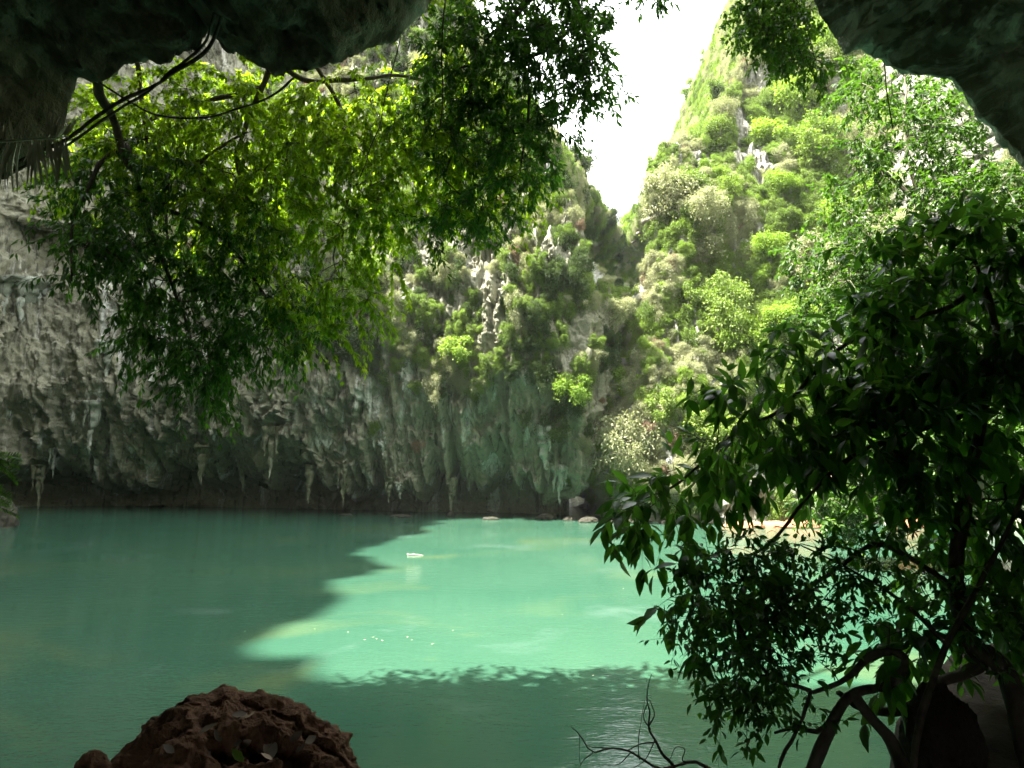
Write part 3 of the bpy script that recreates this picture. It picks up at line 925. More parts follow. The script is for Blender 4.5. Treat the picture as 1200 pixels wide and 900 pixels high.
def grow(name, label, cat, limbs, blobs, n_twigs, leaves_per, twig_len, leafL, aspect, lmat, bmat, seed, kind='diamond',
         down=0.6, r_twig=0.004, group=None, spread=1.0, max_gap=None, whorl=0.0, tint_scale=0.5, reject=None, rough=0.0):
    g = np.random.default_rng(seed)
    root_loc = limbs[0][0][0]
    root = thing(name, label, cat, [float(v_) for v_ in root_loc], group)
    nodes, nrad, parent = [], [], []
    T = Tubes()
    for P, r0, r1 in limbs:
        S = resample(P, step=max(0.05, r0 * 1.2))
        S = S + 0.5 * r0 * np.stack([vnoise(S * 2.2 + 5, seed), vnoise(S * 2.2 + 9, seed + 1), vnoise(S * 2.2, seed + 2)], -1)
        rr = np.linspace(1, 0, len(S)) ** 0.8 * (r0 - r1) + r1
        rr = rr * (1 + 0.18 * vnoise(S * 5, seed + 3))
        T.add(S - root_loc, rr, 8)
        for q in S[::max(1, int(0.12 / max(0.05, r0 * 1.2)))]:
            nodes.append(q)
    obj('trunk', T.mesh('trunk', bmat, rough, 20), root)
    nodes = np.array(nodes)
    starts = in_blob(g, blobs, n_twigs)
    if reject is not None:
        starts = starts[~reject(*screen(starts))]
    dd = np.min(np.linalg.norm(starts[:, None] - nodes[None], axis=-1), axis=1)
    starts = starts[np.argsort(dd)]
    paths, par = [], []
    node_path = [-1] * len(nodes)
    NB = [nodes]
    owner = list(node_path)
    allN = nodes
    for i, s_ in enumerate(starts):
        d = np.linalg.norm(allN - s_, axis=1)
        j = int(np.argmin(d))
        a = allN[j]
        L = d[j]
        m = max(3, int(L / 0.18) + 2)
        bow = g.normal(size=3) * 0.13 * L + np.array([0, 0, 0.16 * L])
        t = np.linspace(0, 1, m)[:, None]
        Q = a * (1 - t) + s_ * t + bow * (4 * t * (1 - t))
        paths.append(Q)
        par.append(owner[j])
        allN = np.concatenate([allN, Q[1:]])
        owner += [len(paths) - 1] * (m - 1)
    cnt = np.ones(len(paths))
    for i in range(len(paths) - 1, -1, -1):
        if par[i] >= 0:
            cnt[par[i]] += cnt[i]
    B = Tubes()
    for Q, c in zip(paths, cnt):
        r0 = r_twig * c ** 0.42
        B.add(Q - root_loc, np.linspace(r0, max(r_twig * 0.8, r0 * 0.6), len(Q)), 5)
    # leafy twigs
    pos, dr, nm_, Ls, tn = [], [], [], [], []
    for Q, s_ in zip(paths, starts):
        out = norm(Q[-1] - Q[0])
        nt_ = g.integers(1, 3) if spread > 0.5 else 1
        ct = g.random()
        for _ in range(nt_ + 1):
            v = norm(out * 0.7 + g.normal(size=3) * 0.55 * spread + np.array([0, 0, -0.25 * down]))
            tl = twig_len * g.uniform(0.6, 1.3)
            m = 7
            t = np.linspace(0, 1, m)[:, None]
            tw = s_ + v * tl * t + np.array([0, 0, -1.0]) * (down * 0.45 * tl * t ** 2)
            B.add(tw - root_loc, np.linspace(r_twig * .8, r_twig * .35, m), 4)
            nl = max(3, int(leaves_per * g.uniform(.7, 1.3)))
            tt = (g.random(nl) ** (1.0 / (1 + whorl)))
            tt[0] = 1.0
            idx = tt * (m - 1)
            i0 = np.minimum(idx.astype(int), m - 2)
            f = (idx - i0)[:, None]
            pp = tw[i0] * (1 - f) + tw[i0 + 1] * f
            tang = norm(tw[i0 + 1] - tw[i0])
            sd = g.normal(size=(nl, 3))
            ld = norm(tang * 0.55 + norm(sd) * 0.8 + np.array([0, 0, -down * 0.7]))
            nn = norm(np.array([0, 0, 1.0]) + g.normal(size=(nl, 3)) * 0.45 - ld * 0.2)
            pos.append(pp + ld * leafL * 0.12)
            dr.append(ld)
            nm_.append(nn)
            Ls.append(leafL * g.uniform(.6, 1.25, nl))
            tn.append(np.clip(tint_scale * ct + (1 - tint_scale) * g.random(nl), 0, 1))
    obj('branches', B.mesh('branches', bmat), root)
    pos = np.concatenate(pos) - root_loc
    Ls = np.concatenate(Ls)
    me = leaves_mesh('foliage', pos, np.concatenate(dr), np.concatenate(nm_), Ls, Ls * aspect, lmat, kind, np.concatenate(tn), droop=0.2)
    obj('foliage', me, root)
    return root, len(pos)

def A(*pts):
    return np.array([at(*p) for p in pts])

# --- the sunlit canopy hanging in front of the left cliff
lime_limbs = [
    (A((330, -190, 8.5), (322, -60, 9.5), (318, 60, 11), (305, 110, 11.5), (285, 150, 12), (278, 190, 12), (290, 235, 12.2)), 0.085, 0.03),
    (A((305, 105, 11.5), (250, 118, 11.5), (200, 130, 12), (165, 150, 12.2), (150, 175, 12.3), (110, 210, 12.5)), 0.06, 0.02),
    (A((160, 60, 11), (165, 110, 11.5), (175, 180, 12), (190, 215, 12.3), (195, 260, 12.5), (200, 320, 13)), 0.05, 0.02),
    (A((318, 70, 11), (360, 95, 11.5), (420, 92, 11.5), (470, 88, 12), (520, 100, 12.5), (560, 80, 13)), 0.05, 0.02),
    (A((290, 235, 12.2), (262, 228, 12), (240, 222, 11.8), (236, 190, 11.6), (262, 170, 11.5), (290, 155, 11.4)), 0.05, 0.02),
    (A((322, 20, 10.5), (360, 60, 12), (400, 130, 12.5), (410, 200, 12.8), (400, 280, 13)), 0.06, 0.03),
    (A((318, -30, 10), (430, -60, 11.5), (540, -50, 13), (620, -30, 13.5)), 0.12, 0.05),
    (A((150, -40, 10.5), (160, 60, 11)), 0.10, 0.07),
    (A((318, -30, 10), (230, -70, 10.2), (150, -40, 10.5)), 0.11, 0.08),
]
cave_cut = None
lime_blobs = [
    (130, 130, 40, 40, 11, 13, .8), (190, 110, 60, 40, 10.5, 13, 1), (255, 95, 45, 40, 10.5, 13, 1.0), (330, 130, 60, 50, 10.6, 13, 1.2),
    (420, 140, 70, 60, 10.8, 13.6, 1.5), (480, 190, 70, 70, 11, 13.8, 1.5), (380, 220, 70, 60, 11, 13.8, 1.3), (450, 270, 60, 40, 11, 13.8, 1.2),
    (545, 130, 60, 70, 11, 13.8, 1.3), (560, 210, 60, 60, 11, 13.8, 1.2), (300, 200, 70, 60, 11, 13.5, .7), (220, 190, 70, 50, 11, 13.5, .7),
    (360, 300, 60, 50, 11, 13.5, 1.1), (360, 370, 40, 50, 11.5, 13.2, .9), (415, 330, 30, 50, 11.5, 13.2, .9), (250, 280, 60, 50, 12, 14, .5),
    (420, -60, 160, 70, 10, 12, .9), (250, -90, 150, 50, 10, 12, .7), (120, 190, 60, 60, 11.5, 13, .9), (270, 160, 90, 60, 11, 13, 1.0), (200, 170, 80, 60, 11, 13, .9),
]
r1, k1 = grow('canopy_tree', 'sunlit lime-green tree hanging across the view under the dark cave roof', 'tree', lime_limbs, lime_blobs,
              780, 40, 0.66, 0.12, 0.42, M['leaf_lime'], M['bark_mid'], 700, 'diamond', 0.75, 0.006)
# --- darker drooping tree on the shaded left side, over the rock wall
dl_limbs = [
    (A((60, -60, 8), (95, 60, 9), (130, 140, 10.5), (152, 200, 11), (150, 170, 11.2), (172, 260, 11.5)), 0.10, 0.04),
    (A((150, 170, 11.2), (120, 190, 11), (105, 220, 10.8), (85, 260, 10.6), (84, 330, 10.5)), 0.045, 0.015),
    (A((172, 260, 11.5), (200, 330, 11.5), (225, 400, 11.3), (240, 440, 11.2)), 0.04, 0.015),
    (A((172, 240, 11.5), (250, 270, 12), (300, 330, 12), (330, 390, 12)), 0.05, 0.015),
]
dl_blobs = [(110, 250, 45, 60, 10, 12, .7), (130, 300, 60, 40, 10, 12, .6), (180, 270, 60, 60, 10.5, 13, .8), (200, 370, 55, 60, 10.5, 12.5, .8), (235, 430, 40, 45, 10.5, 12, .9),
            (280, 300, 60, 60, 11, 13, .9), (320, 370, 50, 50, 11, 13, .8), (75, 310, 22, 30, 10, 11, .6), (160, 200, 70, 40, 10.5, 13, .8), (270, 400, 30, 30, 11, 12.5, .6)]
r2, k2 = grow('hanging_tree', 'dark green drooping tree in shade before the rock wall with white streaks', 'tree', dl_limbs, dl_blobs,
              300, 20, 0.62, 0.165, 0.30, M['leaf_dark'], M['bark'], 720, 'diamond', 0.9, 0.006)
# --- dark-leaved tree against the white sky
ds_limbs = [
    (A((560, -260, 8), (600, -120, 8.5), (660, -40, 9.5), (682, 30, 10), (690, 60, 10), (683, 74, 10)), 0.12, 0.04),
    (A((660, -40, 9.5), (600, 20, 10), (560, 80, 10.5), (540, 150, 11), (520, 210, 11)), 0.07, 0.02),
    (A((682, 20, 10), (640, 60, 10), (600, 70, 10.3), (575, 82, 10.5)), 0.04, 0.015),
    (A((600, 20, 10), (620, 110, 10.3), (610, 200, 10.5)), 0.04, 0.015),
    (A((660, -40, 9.5), (720, -30, 9.5), (760, -15, 9.5)), 0.03, 0.01),
]
ds_blobs = [(640, 20, 60, 50, 9, 11, 1.4), (685, 35, 26, 30, 9, 10.5, 1.2), (690, 75, 18, 18, 9, 10.5, 1.1), (660, 90, 45, 35, 9, 11, 1.3), (590, 40, 50, 50, 9, 11, 1.2),
            (540, 60, 40, 60, 9.5, 11, 1.0), (620, 130, 42, 40, 9.5, 11, 1.3), (600, 190, 40, 40, 10, 11.5, 1.3), (560, 160, 50, 60, 10, 12, 1.0), (510, 130, 40, 60, 10, 12, .7),
            (570, 240, 40, 28, 10, 12, 1.0), (520, 250, 40, 30, 10, 12, .8), (740, -18, 34, 14, 9.3, 10, .5), (600, -70, 120, 50, 8.5, 11, 1.0)]
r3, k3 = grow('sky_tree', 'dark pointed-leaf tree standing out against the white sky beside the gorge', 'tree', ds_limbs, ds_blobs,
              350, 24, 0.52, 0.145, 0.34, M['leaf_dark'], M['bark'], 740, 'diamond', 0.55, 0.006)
# --- sprays hanging from the roof edge, upper right
tr_limbs = [(A((900, -200, 7.5), (915, -80, 8.5), (918, -20, 9), (919, 40, 9)), 0.06, 0.012), (A((915, -60, 8.5), (885, -30, 9), (868, 0, 9.3)), 0.03, 0.008),
            (A((918, -20, 9), (945, 30, 9), (955, 70, 9)), 0.02, 0.006)]
tr_blobs = [(905, 10, 38, 34, 8.5, 10, 1.2), (925, 50, 30, 36, 8.5, 10, 1.0), (890, 35, 26, 28, 8.5, 10, .9), (950, 70, 24, 22, 8.5, 9.8, .6), (925, -40, 60, 30, 8, 10, .6)]
grow('hanging_tree', 'dark leafy sprays hanging from the rock edge before the bare pillar', 'tree', tr_limbs, tr_blobs,
     150, 16, 0.35, 0.10, 0.5, M['leaf_bright'], M['bark'], 760, 'diamond', 0.6, 0.004)
# --- bright trees in the middle distance, right
md_limbs = [(A((1150, 620, 17), (1130, 450, 17), (1092, 262, 17), (1085, 250, 17), (1070, 232, 17), (1040, 205, 17.2), (1010, 190, 17.5)), 0.13, 0.04),
            (A((1092, 262, 17), (1070, 210, 17), (1060, 150, 17), (1062, 90, 17)), 0.07, 0.02), (A((1110, 350, 17), (1040, 320, 17), (980, 300, 17.5)), 0.07, 0.02),
            (A((1120, 400, 17), (1150, 280, 16.5), (1150, 180, 16)), 0.07, 0.02), (A((1110, 350, 17), (1060, 410, 17), (1000, 430, 17)), 0.06, 0.02)]
md_blobs = [(1040, 110, 60, 40, 16, 19, .9), (1110, 150, 60, 50, 15, 18, 1.0), (1045, 200, 42, 38, 16, 18, .8), (1015, 180, 22, 22, 16, 18, .8), (1000, 235, 36, 26, 16.5, 18.5, .8),
            (1040, 290, 60, 50, 16, 19, 1.1), (990, 290, 40, 40, 16, 19, .9), (1130, 230, 50, 50, 15, 18, 1), (1170, 260, 50, 70, 14, 17, 1), (1000, 350, 60, 40, 16, 18, .9), (1080, 340, 60, 60, 16, 18, .8),
            (950, 300, 26, 34, 17, 18.5, .5), (1060, 450, 90, 60, 16, 18, .6), (1150, 400, 60, 90, 15, 17, .6)]
grow('broadleaf_tree', 'bright green broadleaf tree between the sunlit cliff and the overhanging rock edge', 'tree', md_limbs, md_blobs,
     560, 26, 0.75, 0.16, 0.45, M['leaf_bright'], M['bark_pale'], 780, 'diamond', 0.5, 0.008)
# --- low trees on the far right bank
lr_limbs = [(A((1060, 640, 30), (1050, 560, 30), (1040, 500, 30)), 0.18, 0.05), (A((1050, 590, 30), (1000, 550, 30), (970, 560, 30)), 0.09, 0.03)]
lr_blobs = [(970, 575, 30, 36, 29, 32, 1), (1010, 550, 50, 50, 29, 32, 1), (1080, 540, 60, 60, 28, 31, 1), (1150, 540, 60, 70, 27, 30, 1), (1000, 600, 50, 18, 29, 31, 1)]
grow('bank_tree', 'pale green sunlit tree low at the far water edge behind the dark branches', 'tree', lr_limbs, lr_blobs,
     420, 18, 0.9, 0.30, 0.5, M['leaf_bright'], M['bark_pale'], 790, 'diamond', 0.5, 0.012)

# --- the dark tree at the right hand
bl_limbs = [
    (A((1230, 960, 3.1), (1205, 880, 3.2), (1192, 820, 3.3), (1180, 790, 3.35), (1160, 770, 3.4), (1140, 768, 3.45), (1128, 740, 3.5), (1120, 690, 3.6), (1130, 600, 3.8), (1150, 480, 4.0), (1165, 380, 4.2)), 0.055, 0.02),
    (A((1160, 770, 3.4), (1130, 790, 3.5), (1100, 800, 3.5), (1060, 830, 3.5), (1015, 832, 3.5), (985, 812, 3.5)), 0.035, 0.015),
    (A((1165, 380, 4.2), (1150, 335, 4.2), (1110, 360, 4.1), (1080, 372, 4.0), (1040, 380, 4.0), (1000, 400, 3.9), (960, 430, 3.9), (915, 480, 3.9), (870, 500, 3.9), (830, 535, 3.9), (790, 570, 3.9), (745, 590, 3.9)), 0.022, 0.005),
    (A((1150, 480, 4.0), (1090, 500, 3.9), (1030, 520, 3.8), (985, 545, 3.8), (940, 590, 3.7), (900, 640, 3.7), (850, 665, 3.7), (800, 690, 3.7)), 0.018, 0.005),
    (A((1120, 690, 3.6), (1060, 650, 3.6), (1020, 640, 3.6), (960, 680, 3.6), (900, 720, 3.5)), 0.02, 0.005),
    (A((1165, 380, 4.2), (1140, 300, 4.3), (1110, 270, 4.4)), 0.02, 0.005),
]
bl_blobs = [(770, 588, 50, 24, 3.7, 4.1, 1.9), (830, 545, 42, 34, 3.7, 4.2, 1.1), (880, 490, 48, 42, 3.7, 4.2, 1.3), (930, 430, 40, 40, 3.7, 4.3, 1.1), (965, 390, 28, 24, 3.8, 4.3, 1.0), (1020, 340, 40, 40, 3.8, 4.5, 1.1),
            (1090, 320, 60, 60, 3.9, 4.8, 1.6), (1160, 290, 50, 60, 4, 5, 1.6), (1010, 430, 60, 50, 3.8, 4.4, 1.6), (940, 500, 60, 50, 3.7, 4.3, 1.5), (1000, 500, 60, 60, 3.6, 4.4, 1.4), (1090, 430, 80, 80, 3.7, 4.7, 1.8),
            (1160, 420, 50, 100, 3.7, 4.8, 1.8), (1060, 530, 70, 60, 3.6, 4.4, 1.3), (1150, 560, 60, 80, 3.6, 4.6, 1.5), (870, 570, 44, 30, 3.6, 4.0, .5), (790, 660, 40, 24, 3.5, 3.8, .8), (760, 700, 28, 14, 3.5, 3.8, .5),
            (850, 690, 50, 30, 3.5, 3.8, .8), (910, 660, 40, 40, 3.5, 3.9, .9), (1120, 640, 70, 60, 3.5, 4.2, 1.0), (1170, 690, 40, 50, 3.5, 4.0, 1.0), (1085, 760, 50, 40, 3.3, 3.7, .5)]
grow('leafy_tree', 'dark broad-leaved tree reaching over the water at the cave mouth', 'tree', bl_limbs, bl_blobs,
     310, 9, 0.26, 0.135, 0.40, M['leaf_near'], M['bark'], 800, 'near', 0.75, 0.0026, whorl=0.6, rough=0.004)
sl_limbs = [
    (A((930, 960, 3.2), (948, 900, 3.2), (965, 862, 3.2), (982, 832, 3.2), (1000, 812, 3.2), (1030, 806, 3.25), (1050, 797, 3.25), (1060, 780, 3.25), (1056, 766, 3.2), (1040, 762, 3.2), (1015, 770, 3.2), (990, 795, 3.2), (950, 808, 3.2)), 0.034, 0.010),
    (A((1000, 812, 3.2), (1020, 840, 3.2), (1045, 868, 3.2), (1060, 905, 3.2), (1075, 970, 3.1)), 0.030, 0.040),
    (A((1075, 960, 3.0), (1072, 900, 3.05), (1078, 850, 3.1), (1092, 800, 3.1), (1110, 755, 3.2), (1140, 700, 3.3), (1165, 650, 3.4), (1190, 600, 3.5), (1215, 540, 3.5)), 0.018, 0.010),
    (A((982, 832, 3.2), (960, 855, 3.2), (930, 852, 3.25), (905, 858, 3.3)), 0.016, 0.006),
    (A((950, 808, 3.2), (900, 790, 3.3), (870, 740, 3.4), (850, 700, 3.5)), 0.011, 0.004),
    (A((1110, 755, 3.2), (1050, 700, 3.4), (980, 660, 3.6), (940, 640, 3.7)), 0.012, 0.004),
    (A((950, 808, 3.2), (935, 850, 3.1), (915, 890, 3.0), (905, 930, 3.0)), 0.010, 0.006),
]
sl_blobs = [(870, 660, 60, 40, 3.3, 3.9, 1.0), (850, 730, 60, 45, 3.2, 3.7, 1.3), (900, 700, 60, 50, 3.2, 3.8, 1.4), (880, 780, 55, 40, 3.1, 3.6, 1.2), (850, 820, 36, 28, 3.1, 3.4, .9), (930, 760, 50, 50, 3.1, 3.6, 1.2),
            (960, 680, 60, 50, 3.3, 3.9, 1.1), (1010, 640, 60, 50, 3.3, 4.0, 1.1), (1070, 660, 60, 50, 3.2, 3.9, 1.0), (1130, 700, 50, 40, 3.1, 3.6, .8), (1160, 760, 40, 40, 3.0, 3.5, .5), (930, 840, 40, 30, 3.0, 3.3, .4), (1000, 740, 60, 30, 3.1, 3.5, .5)]
grow('leafy_bush', 'small-leaved dark bush with twisted stems beside the earthy boulder', 'bush', sl_limbs, sl_blobs,
     210, 11, 0.17, 0.055, 0.42, M['leaf_near'], M['bark'], 820, 'near', 0.45, 0.0016, rough=0.003)

# ------------------------------------------------------------------ small things
PLf = PL.reshape(-1, 3)
PLx, PLy = screen(PLf)
def stalactite(px, py, w, h, Y, mat, label, seed):
    g = np.random.default_rng(seed)
    s = Y / FPX
    d_ = ratio(px, py)
    q, px2, py2 = PLf, PLx, PLy
    k_ = np.argmin((px2 - px) ** 2 + (py2 - py) ** 2 + 0.02 * q[:, 1])
    Y = q[k_, 1] - 0.25 * w * s * 0.5
    s = Y / FPX
    top = at(px, py, Y)
    n = 14
    P = np.stack([np.cumsum(g.normal(size=n)) * 0.04 * w * s, np.cumsum(g.normal(size=n)) * 0.03 * w * s, -np.linspace(0, 1, n) * h * s], -1)
    r = w * s * 0.5 * np.interp(np.linspace(0, 1, n), [0, .15, .35, .7, 1], [1.0, .8, .55, .3, .06]) * (1 + 0.25 * g.normal(size=n))
    T = Tubes()
    T.add(resample(P, n=30), np.interp(np.linspace(0, 1, 30), np.linspace(0, 1, n), np.maximum(r, 0.015)), 9)
    for _ in range(3):
        a = g.random() * 6.28
        q = P * g.uniform(0.4, 0.75) + np.array([math.cos(a), math.sin(a) - .3, 0]) * w * s * 0.42
        T.add(q, np.maximum(r * 0.5, 0.012), 7)
    me = T.mesh('stalactite', mat, 0.10 * w * s, 6 / (w * s), seed)
    obj('stalactite', me, loc=tuple(float(v_) for v_ in top), label=label, category='stalactite', group='stalactites under the shaded overhang')
M['flow'] = rock_mat('pale_flowstone', (0.15, 0.155, 0.10), (0.40, 0.42, 0.34), (0.03, 0.03, 0.022), (0.09, 0.11, 0.04), 0.6, 0.6, 2.0)
M['flow_white'] = rock_mat('white_dripstone', (0.26, 0.28, 0.23), (0.50, 0.53, 0.46), (0.05, 0.05, 0.04), (0.16, 0.18, 0.11), 0.7, 0.5, 2.0)
st = [(48, 545, 13, 50, 55, 'flow', 'long thin stalactite low at the dark left end of the cliff'),
      (64, 525, 8, 34, 55, 'flow_white', 'short white stalactite tip beside the long thin one'),
      (112, 470, 18, 62, 56, 'flow_white', 'white knobbly dripstone column above the dark undercut'),
      (30, 330, 34, 90, 55, 'flow_white', 'broad white dripstone curtain at the left edge of the wall'),
      (52, 330, 20, 70, 55.5, 'flow_white', 'narrow white dripstone curtain beside the broad one'),
      (130, 400, 22, 48, 56, 'flow_white', 'white dripstone tongue behind the drooping dark branches'),
      (182, 330, 14, 40, 57, 'flow_white', 'small white dripstone high behind the drooping branches'),
      (365, 545, 14, 44, 54.5, 'flow', 'greenish stalactite pair of tips over the dark undercut'),
      (402, 545, 12, 50, 53.5, 'flow', 'slim pointed stalactite nearly reaching the water'),
      (458, 560, 10, 30, 52.5, 'flow', 'slim stalactite over the flat wet rock'),
      (468, 565, 8, 22, 52, 'flow_white', 'white fringed stalactite next to the slim one'),
      (488, 570, 9, 16, 52, 'flow_white', 'short white stalactite stub under the pale rock shelf'),
      (528, 560, 12, 40, 51.5, 'flow', 'thick stalactite standing over the small round rock'),
      (322, 500, 18, 60, 56, 'flow', 'broad drapery of green rock above the undercut'),
      (238, 520, 16, 50, 57, 'flow', 'dim brown stalactite in the shaded undercut'),
      (285, 535, 12, 46, 56, 'flow', 'thin dim stalactite hanging in the undercut'),
      (638, 500, 20, 50, 49.5, 'flow_white', 'pale dripstone mass beside the small dark cave'),
      (655, 545, 16, 44, 48.8, 'flow_white', 'pale dripstone foot at the gorge corner')]
for i, (px, py, w, h, Y, mt, lb) in enumerate(st):
    stalactite(px, py, w, h, Y, M[mt], lb, 900 + i)

# rocks at the far waterline
wr = [(404, 603, .9, .5, .22, 'flat wet brown rock at the water line under the stalactites', 'rock'),
      (470, 605, 1.5, .6, .3, 'low broad rock at the water line below the slim stalactites', 'rock'),
      (528, 604, .5, .5, .5, 'small round rock standing in the water below the thick stalactite', 'rock'),
      (575, 608, 1.2, .6, .3, 'dark low rock at the foot of the diagonal rock slab', 'rock'),
      (640, 607, 1.4, .8, .6, 'grey boulder at the corner beside the gorge mouth', 'rock'),
      (668, 609, 1.0, .7, .45, 'reddish grey rock at the gorge mouth waterline', 'rock'),
      (690, 611, 1.3, .8, .6, 'grey rock under the bright shrub near the gorge', 'rock'),
      (730, 612, 1.6, .8, .5, 'pale rock at the foot of the sunlit cliff, half behind leaves', 'rock'),
      (785, 613, 1.5, .8, .4, 'grey boulder on the sunlit shoreline', 'rock')]
for i, (px, py, a, b, c_, lb, ct) in enumerate(wr):
    q = at_z(px, py, 0.05)
    boulder('rock', lb, ct, (q[0], q[1], 0.0), (a * .6, b * .8, c_ * .7), 70 + i, M['wet'], (), 70, 1.4)
for i, (px, a, lb) in enumerate([(872, 1.6, 'orange-brown rock ledge just above the water, nearest the gorge'), (905, 1.5, 'orange-brown rock ledge in the middle of the stained shoreline'), (940, 1.7, 'tall orange-brown ledge by the pale tree'), (1063, 1.1, 'bright orange stained rock glimpsed through the dark tree')]):
    q = at_z(px, 617, 0.0)
    boulder('ledge_rock', lb, 'rock', (q[0], q[1] - 0.3, 0.0), (a, .9, .42 + .2 * (i > 1)), 95 + i, M['ochre'], (), 80, 1.0, 'orange-brown ledges on the far shoreline')
# left edge rock with bright fern
q = at_z(-14, 618, 0.0)
boulder('rock', 'dark pointed rock rising from the water at the left edge', 'rock', (q[0], q[1], 0.0), (1.8, 1.8, 2.3), 131, M['wet'], (), 120, 1.2)

# things floating on the water
q = at_z(487, 651, 0.0)
T = Tubes()
T.add(resample([[-.45, 0, .02], [-.2, .03, .03], [.15, 0, .03], [.42, -.03, .01]], n=14), np.interp(np.linspace(0, 1, 14), [0, .1, .5, 1], [.035, .05, .04, .015]), 8)
T.add(resample([[-.4, 0, .03], [-.43, .05, .07], [-.46, .04, .10]], n=5), [.03, .028, .025, .02, .015], 6)
T.add(resample([[-.15, 0, .05], [-.12, .12, .09]], n=4), [.025, .022, .018, .012], 6)
obj('driftwood', T.mesh('driftwood', M['drift'], 0.012, 9), loc=tuple(q), label='pale bleached driftwood floating at the edge of the sunlit water', category='driftwood')
m, nt, out = new_mat('floating_leaf')
finish(nt, out, (0.42, 0.40, 0.26), 0.5)
M['fleaf'] = m
def flat_leaf(name, P, yaw, L, Wd, mat, label, cat, group, tilt=0.0, curl=0.3):
    me = leaves_mesh(name, np.zeros((1, 3)), np.array([[1.0, 0, 0]]), np.array([[0, 0, 1.0]]), np.array([L]), np.array([Wd]), mat, 'near', np.array([random.random()]), droop=-curl * .5)
    o = obj(name, me, loc=tuple(float(v_) for v_ in P), label=label, category=cat)
    if group:
        o['group'] = group
    o.rotation_euler = (tilt, tilt * .6, yaw)
    return o
fl = [(408, 741), (426, 750), (436, 747), (442, 749), (449, 751), (477, 747), (484, 750), (505, 755), (530, 739), (545, 720), (370, 737), (286, 740), (490, 640), (510, 634), (700, 690), (660, 720), (620, 700), (694, 792), (730, 690)]
for i, (x, y) in enumerate(fl):
    q = at_z(x, y, 0.012)
    flat_leaf('floating_leaf', q, random.random() * 6, random.uniform(.05, .09), 0.035, M['fleaf'], 'tiny pale leaf afloat on the jade water, % of them', 'leaf', 'tiny pale leaves afloat on the lagoon')

def number_off(group):
    os_ = [o for o in C.objects if o.get('group') == group and '%' in o['label']]
    os_.sort(key=lambda o: (o.location.x / o.location.y))
    for i, o in enumerate(os_):
        j = len(os_) - 1 - i
        w = ordinals[i] if i <= j else ('rightmost' if j == 0 else ordinals[j].replace('left', 'right'))
        o['label'] = o['label'].replace('%', w)
# lianas across the upper left
def liana(pts, r, label):
    P = A(*pts)
    o0 = P[0].copy()
    T = Tubes()
    S = resample(P, step=0.05)
    S = S + 0.012 * np.stack([vnoise(S * 4, 1), vnoise(S * 4, 2), vnoise(S * 4, 3)], -1)
    T.add(S - o0, np.full(len(S), r) * (1 + 0.2 * vnoise(S * 9, 5)), 6)
    obj('liana', T.mesh('liana', M['bark'], 0.001, 60), loc=tuple(float(v_) for v_ in o0), label=label, category='vine', group='lianas slung under the cave roof')
liana([(-60, 225, 5.0), (0, 200, 5.1), (40, 182, 5.2), (80, 160, 5.3), (125, 130, 5.4), (165, 106, 5.5), (205, 86, 5.5), (240, 62, 5.4), (256, 30, 5.2), (262, 5, 5.0)], 0.017, 'thick dark liana running up from the left edge to the roof')
liana([(-60, 232, 5.1), (0, 206, 5.15), (50, 186, 5.25), (100, 155, 5.35), (150, 122, 5.45), (190, 92, 5.5), (215, 75, 5.45), (240, 50, 5.3), (250, 15, 5.0)], 0.012, 'thinner dark liana twisted close below the thick one')
liana([(118, 98, 5.6), (150, 118, 5.6), (180, 133, 5.6), (215, 138, 5.6), (250, 137, 5.6), (285, 126, 5.6), (320, 112, 5.5), (345, 92, 5.4)], 0.010, 'slack dark liana sagging between two roof points')
liana([(522, -10, 5.7), (518, 60, 5.9), (519, 120, 6), (517, 150, 6)], 0.008, 'straight thin hanging vine under the pale roof edge')
liana([(470, 40, 5.8), (455, 100, 6), (440, 160, 6), (420, 210, 6)], 0.006, 'fine vine hanging before the lime canopy')
liana([(1037, 74, 5.6), (1040, 110, 5.7), (1046, 150, 5.8)], 0.006, 'short fine vine hanging from the right-hand rock edge')

# dead palm frond
fr = thing('palm_frond', 'dead pale palm frond with hanging leaflets under the dark roof', 'palm frond', [float(v_) for v_ in at(-40, 168, 4.7)])
F0 = at(-40, 168, 4.7)
T = Tubes()
S = resample(A((-40, 168, 4.7), (0, 166, 4.7), (40, 163, 4.7), (80, 160, 4.7)), n=30)
T.add(S - F0, np.linspace(0.012, 0.005, 30), 6)
obj('stalk', T.mesh('stalk', M['straw']), fr)
g = np.random.default_rng(5)
nl = 100
tt = np.sort(g.random(nl)) * 28.9
i0 = tt.astype(int)
pp = S[i0] + (S[i0 + 1] - S[i0]) * (tt - i0)[:, None]
upm = g.random(nl) < 0.35
dd = np.stack([g.normal(size=nl) * .12 + (tt / 29 - .5) * .5, g.normal(size=nl) * .2, np.where(upm, 0.9, -1.0)], -1)
L = np.where(upm, g.uniform(.12, .25, nl), g.uniform(.25, .48, nl))
me = leaves_mesh('leaflets', pp - F0, dd, norm(g.normal(size=(nl, 3)) * .5 + np.array([0, -1, 0])), L, np.full(nl, 0.024), M['straw'], 'near', np.zeros(nl), droop=.1)
obj('leaflets', me, fr)
